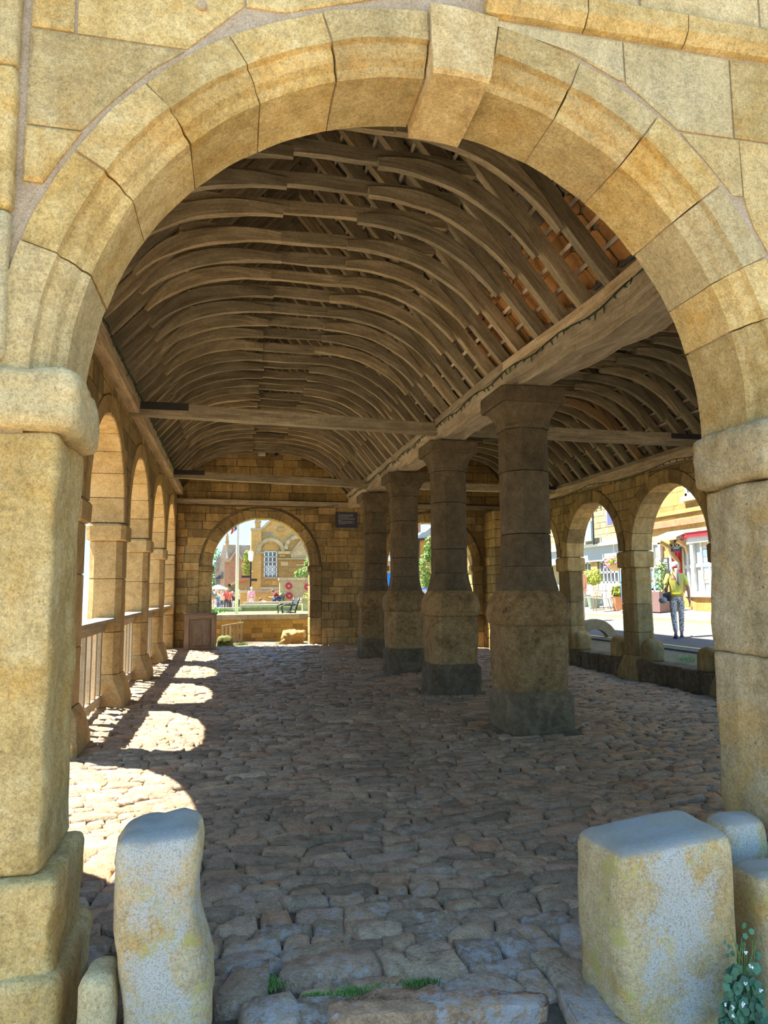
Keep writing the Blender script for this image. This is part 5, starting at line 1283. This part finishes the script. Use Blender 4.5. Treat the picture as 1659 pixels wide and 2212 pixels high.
for q in ((1253, 1204, 1279, 1255), (1297, 1200, 1336, 1250)):
    y2, y3, z2, z3 = xr(*q, 12.92); w = yz(y2, y3, 1.62, zA-.28, .22, -.15, 'pane', 'window')
    n = 3 if q[0] < 1290 else 5
    for k in range(n+1): yy = y2 + (y3-y2)*k/n; yz(yy-.035, yy+.035, 1.62, zA-.28, .30, -.2, 'grey_paint', 'glazing_bar', w)
    for zz in (1.66, (1.62+zA-.28)/2, zA-.30): yz(y2, y3, zz-.03, zz+.03, .30, -.2, 'white_paint', 'glazing_bar', w)
y2, y3, _, _ = xr(1280, 1204, 1294, 1290, 12.92); yz(y2, y3, .7, zA-.28, .34, 0, 'inner', 'stone_pillar')
for k in range(12): yy = y0_ + (y1_-y0_)*(k+.5)/12; yz(yy-.02, yy+.02, .75, 1.6, .32, 0, 'white_paint', 'panel_strip')
y2, y3, z2, z3 = xr(1262, 1060, 1300, 1100); yz(y2, y3, z2, z2+2, .04, .1, 'pane', 'upper_window')
for k in range(4): yz(y2+(y3-y2)*(k+.1)/4, y2+(y3-y2)*(k+.35)/4, z2, z2+2, .08, 0, 'chair_wood', 'timber_stud')
# signs on the café wall
def hsign(px, X, label, mat, th=.03):
    a, b = onX(px[0], px[1], X), onX(px[2], px[3], X); s_ = thing('hanging_sign', label, 'sign', (X, (a.y+b.y)/2, min(a.z, b.z))); hy = abs(a.y-b.y)/2; hz = abs(a.z-b.z)
    MB().box(-th, th, -hy, hy, 0, hz).build('board', M[mat], s_); return s_, hy, hz
s_, hy, hz = hsign((1248, 1131, 1279, 1168), 12.5, 'pale blue hanging sign of the café on an iron post', 'blue_sign')
lettering('market', (-.034, -hy*.25, hz*.42), .17, 'white_paint', s_, (pi/2, 0, -pi/2)); lettering('n', (-.034, -hy*.1, hz*.68), .34, 'white_paint', s_, (pi/2, 0, -pi/2))
for q in (.22, .33): MB().box(-.035, -.03, -hy*.75, hy*.2, hz*q, hz*q+.03).build('print_line', M['white_paint'], s_)
MB().tube([(0, -hy-.12, -.15), (0, -hy-.12, hz+.28)], .03, 6).build('post', M['iron'], s_); MB().tube([(0, -hy-.2, hz+.14), (0, hy*.5, hz+.14)], .018, 6).build('bracket', M['iron'], s_); MB().tube([(0, -hy-.12, hz+.28), (0, -hy-.05, hz+.36), (0, -hy+.05, hz+.30)], .015, 5).build('scroll', M['iron'], s_); MB().tube([(0, -hy-.12, -.1), (.72, -hy-.12, -.1)], .02, 6).build('wall_arm', M['iron'], s_)
s_, hy, hz = hsign((1310, 1085, 1334, 1131), 12.3, 'dark indigo sign board high on the café wall', 'indigo_sign'); MB().box(-.034, .0, hy-.08, hy, 0, hz).build('edge', M['panel_violet'], s_); MB().box(0, .9, -.03, .03, hz*.8, hz*.86).build('bracket', M['iron'], s_)
# hanging basket
p = onX(1327, 1205, 12.4); r = thing('hanging_basket', 'hanging basket of pink flowers under the café fascia', 'basket', (12.4, p.y, p.z-.25))
m_ = MB(); m_.loft([[Vector((q*cos(2*pi*k/12), q*sin(2*pi*k/12), z)) for k in range(12)] for q, z in ((.08, -.18), (.18, -.12), (.25, 0))]).build('bowl', M['wicker'], r)
foliage(r, (0, 0, .12), .32, .32, .22, 220, .06, 'leaf_lime')
for k in range(16): a = 2*pi*k/16; m_ = MB(); m_.ball((.3*cos(a), .3*sin(a), U(-.1, .22)), .055, .055, .045, 7, 5); m_.build('flower', M['flower_pink'], r)
for k in range(3): a = 2*pi*k/3; MB().tube([(.24*cos(a), .24*sin(a), 0), (0, 0, .70)], .008, 4).build('chain', M['steel'], r)
# ball bay trees and pots
def ball_tree(px, py_top, py_bot, X, label, rr, pot):
    zb_ = street_z(X)+.07; p = onX(px, (py_top+py_bot)/2, X); r = thing('bay_tree', label, 'plant', (X, p.y, zb_))
    zc = p.z - zb_
    m_ = MB(); m_.loft([[Vector((q*cos(2*pi*k/12), q*sin(2*pi*k/12), z)) for k in range(12)] for q, z in ((.17, 0), (.20, .2), (.24, .42), (.25, .44), (.2, .44))]).build('pot', M[pot], r)
    MB().tube([(0, 0, .4), (.01, 0, zc)], .03, 6).build('stem', M['oak'], r); foliage(r, (0, 0, zc), rr, rr, rr*.95, 520, .055, 'leaf_lime'); return r
ball_tree(1281, 1233, 1263, 12.2, 'ball shaped bay tree behind the café chairs', .34, 'pot_green'); ball_tree(1259, 1233, 1258, 12.4, 'second bay tree partly hidden by the arch jamb', .30, 'pot_green'); ball_tree(1337, 1268, 1290, 12.0, 'low yellow green potted bush right of the café chairs', .26, 'terracotta')
# chairs and table
def cafe_chair(loc, rz, label):
    r = thing('cafe_chair', label, 'chair', loc, rz, 'café chairs on the pavement')
    for s_ in (-1, 1):
        MB().tube([(s_*.25, -.26, 0), (s_*.25, -.24, .42), (s_*.26, -.22, .62), (s_*.26, -.10, .66), (s_*.25, .12, .66)], .014, 6).build('front_leg', M['steel'], r, True)
        MB().tube([(s_*.23, .30, 0), (s_*.22, .20, .42), (s_*.21, .28, .80)], .014, 6).build('back_leg', M['steel'], r, True)
        MB().tube([(s_*.24, -.22, .42), (s_*.22, .22, .42)], .012, 6).build('seat_rail', M['steel'], r)
    for k in range(6): MB().box(-.22, .22, -.22+.072*k, -.165+.072*k, .425, .44).build('seat_slat', M['chair_wood'], r)
    for k in range(5): x_ = -.19+.095*k; MB().bar((x_, .215, .47), (x_, .285, .82), .065, .014, (0, 1, 0)).build('back_slat', M['chair_wood'], r)
    MB().tube([(-.21, .28, .80), (0, .31, .84), (.21, .28, .80)], .014, 6).build('top_rail', M['steel'], r)
    return r
xc_ = 11.75; zc_ = street_z(xc_)+.07
p1, p2 = onX(1280, 1310, xc_), onX(1312, 1312, xc_)
cafe_chair((xc_, p1.y, zc_), -1.2, 'slatted café chair on the left of the round table'); cafe_chair((xc_-.15, p2.y, zc_-.015), -1.9, 'slatted café chair on the right, nearest the kerb')
r = thing('cafe_table', 'round steel café table between the slatted chairs', 'table', (xc_+.62, (p1.y+p2.y)/2+.1, zc_+.062))
MB().tube([(0, 0, .70), (0, 0, .73)], .30, 16).build('top', M['steel'], r); MB().tube([(0, 0, .02), (0, 0, .70)], .03, 8).build('column', M['steel'], r)
for k in range(4): a = pi*k/2; MB().tube([(0, 0, .08), (.28*cos(a), .28*sin(a), .012)], .015, 5).build('foot', M['steel'], r)
# ---- next shop beyond
r = thing('shop_house', 'cream house with a white window seen through the farthest right arch', 'building', (XS, 36, .7)); box, yz = shopfn(r)
yz(31.6, 44, .5, 7.2, 0, 5, 'outer', 'wall'); yz(31.6, 34.5, 2.95, 3.2, .5, .1, 'white_paint', 'canopy'); w = yz(32.0, 33.9, 1.45, 2.9, .15, .1, 'pane_light', 'window')
for yy in (32.0, 32.6, 33.2, 33.8): yz(yy, yy+.12, 1.40, 2.95, .22, 0, 'white_paint', 'window_frame', w)
for zz in (1.35, 2.1, 2.85): yz(31.95, 33.95, zz, zz+.1, .24, 0, 'white_paint', 'window_frame', w)

# ================================================================ people
def skinmesh(name, V, E, rad, mat, par, root=0, sub=2):
    me = bpy.data.meshes.new(name); me.from_pydata([Vector(v) for v in V], E, []); me.materials.append(mat)
    o = bpy.data.objects.new(name, me); link(o, par)
    md = o.modifiers.new('skin', 'SKIN'); md.use_smooth_shade = True
    sv = me.skin_vertices[0].data if me.skin_vertices else None
    if sv is None:
        bm = bmesh.new(); bm.from_mesh(me); bm.verts.layers.skin.verify(); bm.to_mesh(me); bm.free(); sv = me.skin_vertices[0].data
    for i, r_ in enumerate(rad):
        sv[i].radius = r_ if isinstance(r_, tuple) else (r_, r_); sv[i].use_root = (i == root)
    s2 = o.modifiers.new('smooth', 'SUBSURF'); s2.levels = s2.render_levels = sub
    return o
def person(label, loc, rz, mats, J=None, H=1.66, hands=True, group=None, long_hair=False, name='person'):
    """mats: skin, hair, top, legs, shoes.  J overrides joints (local, facing +y)"""
    k = H/1.70
    j = dict(pelvis=(0, 0, .95), waist=(0, 0, 1.10), chest=(0, .0, 1.30), neck=(0, 0, 1.44), skull=(0, .02, 1.56), crown=(0, .015, 1.625),
             shL=(-.165, 0, 1.38), elL=(-.215, -.03, 1.10), wrL=(-.225, .03, .86), shR=(.165, 0, 1.38), elR=(.215, -.03, 1.10), wrR=(.225, .03, .86),
             hpL=(-.085, 0, .90), knL=(-.09, .02, .50), anL=(-.085, -.02, .09), toL=(-.10, .13, .04), hpR=(.085, 0, .90), knR=(.09, .02, .50), anR=(.085, -.02, .09), toR=(.10, .13, .04))
    if J: j.update(J)
    j = {a: Vector(b)*k for a, b in j.items()}
    r = thing(name, label, 'person', loc, rz, group)
    sk, hr, tp, lg, sh = [M[q] for q in mats]
    nm = ['pelvis', 'waist', 'chest', 'neck', 'skull', 'crown', 'shL', 'elL', 'wrL', 'shR', 'elR', 'wrR', 'hpL', 'knL', 'anL', 'toL', 'hpR', 'knR', 'anR', 'toR']
    V = [j[q] for q in nm]; E = [(0,1),(1,2),(2,3),(3,4),(4,5),(2,6),(6,7),(7,8),(2,9),(9,10),(10,11),(0,12),(12,13),(13,14),(14,15),(0,16),(16,17),(17,18),(18,19)]
    rd = [(.13, .10), (.12, .09), (.13, .095), .048, (.075, .092), (.066, .08), .055, .042, .030, .055, .042, .030, .08, .055, .035, .03, .08, .055, .035, .03]
    for s_, w_, e_ in (('L', 8, 7), ('R', 11, 10)):
        d = (V[w_]-V[e_]).normalized(); sx = -1 if s_ == 'L' else 1
        side = d.cross(Vector((sx, 0, 0))); side = side.normalized() if side.length > .1 else Vector((0, 1, 0))
        pm = len(V); V.append(V[w_] + d*.055*k); E.append((w_, pm)); rd.append((.024, .036))
        if hands:
            for q in range(4):
                f0 = len(V); L_ = (.058, .066, .062, .048)[q]
                V.append(V[pm] + d*.04*k + side*((q-1.5)*.019*k)); V.append(V[pm] + d*(.04+L_*.6)*k + side*((q-1.5)*.021*k) + Vector((-sx*.008, 0, 0))*k); V.append(V[pm] + d*(.04+L_)*k + side*((q-1.5)*.020*k) + Vector((-sx*.022, 0, 0))*k)
                E += [(pm, f0), (f0, f0+1), (f0+1, f0+2)]; rd += [.0088, .0082, .007]
            f0 = len(V); V.append(V[w_] + d*.03*k - side*-.034*k); V.append(V[w_] + d*.062*k + side*.048*k); E += [(w_, f0), (f0, f0+1)]; rd += [.010, .008]
        else: V.append(V[pm] + d*.06*k); E.append((pm, pm+1)); rd.append((.014, .028))
    skinmesh('body', V, E, [tuple(q*k for q in a) if isinstance(a, tuple) else a*k for a in rd], sk, r)
    # shirt
    up_ = lambda a, b, t_: j[a].lerp(j[b], t_)
    V = [up_('pelvis', 'waist', -.25), up_('pelvis', 'waist', .2), j['waist'], j['chest'], up_('chest', 'neck', .72), up_('shL', 'chest', .0), up_('shL', 'elL', .80), up_('shR', 'chest', .0), up_('shR', 'elR', .80)]
    skinmesh('shirt', V, [(0,1),(1,2),(2,3),(3,4),(3,5),(5,6),(3,7),(7,8)], [tuple(q*k for q in a) for a in ((.172, .125), (.165, .125), (.148, .112), (.162, .12), (.08, .07), (.078, .078), (.066, .066), (.078, .078), (.066, .066))], tp, r, 2)
    V = [up_('pelvis', 'waist', .1), up_('pelvis', 'waist', -.2), j['hpL'], j['knL'], up_('knL', 'anL', .93), j['hpR'], j['knR'], up_('knR', 'anR', .93)]
    skinmesh('trousers', V, [(0,1),(1,2),(2,3),(3,4),(1,5),(5,6),(6,7)], [tuple(q*k for q in a) for a in ((.150, .115), (.155, .12), (.098, .10), (.070, .07), (.050, .05), (.098, .10), (.070, .07), (.050, .05))], lg, r)
    for s_ in 'LR':
        d = j['to'+s_]-j['an'+s_]; m_ = MB(); base_ = Vector((j['an'+s_].x, j['an'+s_].y, j['an'+s_].z-.04*k)); rg = []
        for t_, w_, h_ in ((-.45, .022, .04), (-.3, .036, .075), (.2, .040, .07), (.8, .045, .05), (1.2, .030, .03)):
            c = base_ + d*t_; c.z = min(base_.z, c.z+.0) - .045*k; rg.append([c + Vector((w_*cos(2*pi*q/10)*k, 0, (h_*.5+h_*.5*sin(2*pi*q/10))*k)) for q in range(10)])
        m_.loft(rg).build('shoe', sh, r, True)
    c = j['skull'].lerp(j['crown'], .55); fw = Vector((0, 1, 0))
    m_ = MB(); m_.ball(c + Vector((0, -.018, .022))*k, .090*k, .105*k, .100*k, 14, 10, .06, H); m_.build('hair', hr, r, True)
    if long_hair:
        MB().tube([c+Vector((0, -.10, .0))*k, c+Vector((.01, -.135, -.06))*k, c+Vector((.03, -.12, -.20))*k, c+Vector((.05, -.13, -.34))*k, c+Vector((.07, -.12, -.43))*k], [.03*k, .045*k, .05*k, .04*k, .012*k], 8).build('ponytail', M['hair_grey'], r, True)
        MB().tube([c+Vector((0, -.10, .005))*k, c+Vector((.004, -.13, -.03))*k], .04*k, 8).build('hair_tie', M['poppy'], r, True)
    for sx in (-1, 1): MB().ball(j['skull'] + Vector((sx*.03, .088, .028))*k, .011*k, .008*k, .008*k, 6, 5).build('eye', M['dark_sign'], r)
    MB().ball(j['skull'] + Vector((0, .10, .0))*k, .012*k, .02*k, .02*k, 6, 5).build('nose', sk, r); MB().ball(j['skull'] + Vector((0, .088, -.042))*k, .024*k, .008*k, .006*k, 8, 5).build('mouth', M['poppy'], r)
    return r
# woman crossing the street, seen from behind
p = None
best = None
for q in range(200):       # her feet stand on the sloping street
    X = 8.6 + q*.02; z = onX(1466, 1378, X).z
    if best is None or abs(z-street_z(X)) < best[0]: best = (abs(z-street_z(X)), X)
P_ = onX(1466, 1378, best[1]); dep = (Vector(P_)-Vector((0, 0, EYE))).dot(fwd); Hw = 163*dep/FPX
heading = math.atan2(-P_.x*.9, P_.y) + .05
wm = person('woman in a yellow top and leopard print trousers walking away across the street', (P_.x, P_.y, street_z(P_.x)+.004), heading, ('skin', 'hair_white', 'shirt_yellow', 'leopard', 'navy'),
       dict(elL=(-.23, -.05, 1.10), wrL=(-.20, .12, .98), elR=(.25, -.04, 1.10), wrR=(.27, .0, .84), anL=(-.06, -.10, .09), knL=(-.08, .0, .50), toL=(-.07, .04, .04), anR=(.075, .06, .09), knR=(.09, .06, .50), toR=(.09, .21, .04)), Hw, True, None, True)
k = Hw/1.7
b_ = thing('handbag', 'black shoulder bag with a silver pouch at the left hip of the woman in yellow', 'bag', Vector(wm.location) + Matrix.Rotation(heading, 3, 'Z') @ Vector((-.23, -.02, .84))*k, heading)
m_ = MB(); rblock(m_, -.06, .10, -.06, .08, -.02, .17, b=.03, amp=.004, nd=2); m_.build('bag', M['black_paint'], b_, True); m_ = MB(); m_.ball((-.06, -.05, .0), .09, .07, .075, 12, 8); m_.build('pouch', M['steel'], b_, True)
MB().tube([(.02, -.04, .17), (.06, -.12, .40), (.10, -.10, .60), (.12, 0, .66)], .009, 5).build('strap', M['black_paint'], b_)
# person half hidden by the pier
X = 9.9; P_ = onX(1256, 1352, X); dep = (Vector(P_)-Vector((0, 0, EYE))).dot(fwd)
while P_.z > street_z(X) and X < 12: X += .05; P_ = onX(1256, 1352, X)
person('person in a peach top and white trousers half hidden by the right arch pier', (X, P_.y, street_z(X)+.075*(X > 11.2)), .3, ('skin2', 'hair_brown', 'shirt_peach', 'cloth_white', 'black_paint'), None, 1.68, False)
p = onX(1336, 1250, 11.6); person('person in a bright blue top by the café window beside the pier', (11.6, p.y-.30, street_z(11.6)+.07), 1.2, ('skin2', 'hair_brown', 'print_blue', 'jeans', 'black_paint'), None, 1.66, False)
# people beyond the lawn
p = onY(543, 1290, 46); person('white haired lady in a pink patterned blouse standing with her back turned', (p.x, 46, .10), .1, ('skin2', 'hair_white', 'floral', 'cloth_white', 'black_paint'), None, onY(543, 1268, 46).z-.10, False)
sitJ = dict(pelvis=(0, 0, .50), waist=(0, .10, .62), chest=(0, .26, .76), neck=(0, .36, .86), skull=(0, .45, .93), crown=(0, .47, .99), shL=(-.165, .28, .82), elL=(-.2, .42, .58), wrL=(-.1, .60, .62), shR=(.165, .28, .82), elR=(.2, .42, .58), wrR=(.1, .60, .62),
            hpL=(-.09, .03, .46), knL=(-.12, .42, .48), anL=(-.12, .45, .09), toL=(-.12, .60, .04), hpR=(.09, .03, .46), knR=(.12, .42, .48), anR=(.12, .45, .09), toR=(.12, .60, .04))
p = onY(605, 1298, 45.4); zb_ = onY(597, 1277, 45.4).z - 1.0
bench((p.x-.1, 45.5, zb_), -pi/2+.1, 'dark bench under the man in maroon', 1.2)
person('man in a maroon shirt sitting hunched forward on a bench', (p.x, 45.4, zb_), pi/2, ('skin', 'hair_brown', 'shirt_maroon', 'jeans', 'black_paint'), sitJ, 1.75, False)
p = onY(577, 1290, 45.2); lie = dict(sitJ); lie.update(dict(chest=(0, -.2, .62), waist=(0, -.08, .54), neck=(0, -.32, .70), skull=(0, -.42, .76), crown=(0, -.46, .81), shL=(-.16, -.22, .66), shR=(.16, -.22, .66), elL=(-.2, -.3, .42), elR=(.2, -.3, .42), wrL=(-.18, -.1, .36), wrR=(.18, -.1, .36)))
person('boy in a white shirt leaning back beside the man in maroon', (p.x+.05, 45.0, .12), -pi/2, ('skin2', 'hair_brown', 'cloth_white', 'jeans', 'black_paint'), lie, 1.7, False)
# crowd in the square
cols = ['cloth_teal', 'cloth_white', 'cloth_dark', 'grey_paint', 'cloth_red', 'cloth_white', 'shirt_peach', 'cloth_dark', 'jeans', 'cloth_white', 'shirt_pink', 'cloth_teal', 'cloth_red', 'cloth_white', 'grey_paint', 'cloth_dark', 'olive', 'cloth_white']
nmz = dict(cloth_teal='teal', cloth_white='white', cloth_dark='black', grey_paint='pale grey', cloth_red='red', shirt_peach='peach', jeans='denim blue', shirt_pink='pink', olive='olive')
lab = {}
for i, c in enumerate(cols):
    px = 452 + 62*((i*7) % 18)/17 + U(-1.5, 1.5); Y = 53 + 7*((i*5) % 18)/18; p = onY(px, 1300, Y)
    hr_ = ('hair_brown', 'hair_grey', 'hair_white')[i % 3]; lg_ = ('jeans', 'cloth_dark', 'cloth_white')[(i//3) % 3]
    person('distant %s person in a %s top and %s trousers in the crowd' % (dict(hair_brown='brown-haired', hair_grey='grey-haired', hair_white='white-haired')[hr_], nmz[c], nmz[lg_]), (p.x, Y, .02), U(0, 6), (('skin', 'skin2')[i % 2], hr_, c, lg_, 'black_paint'), None, U(1.25, 1.7), False, 'crowd in the square')
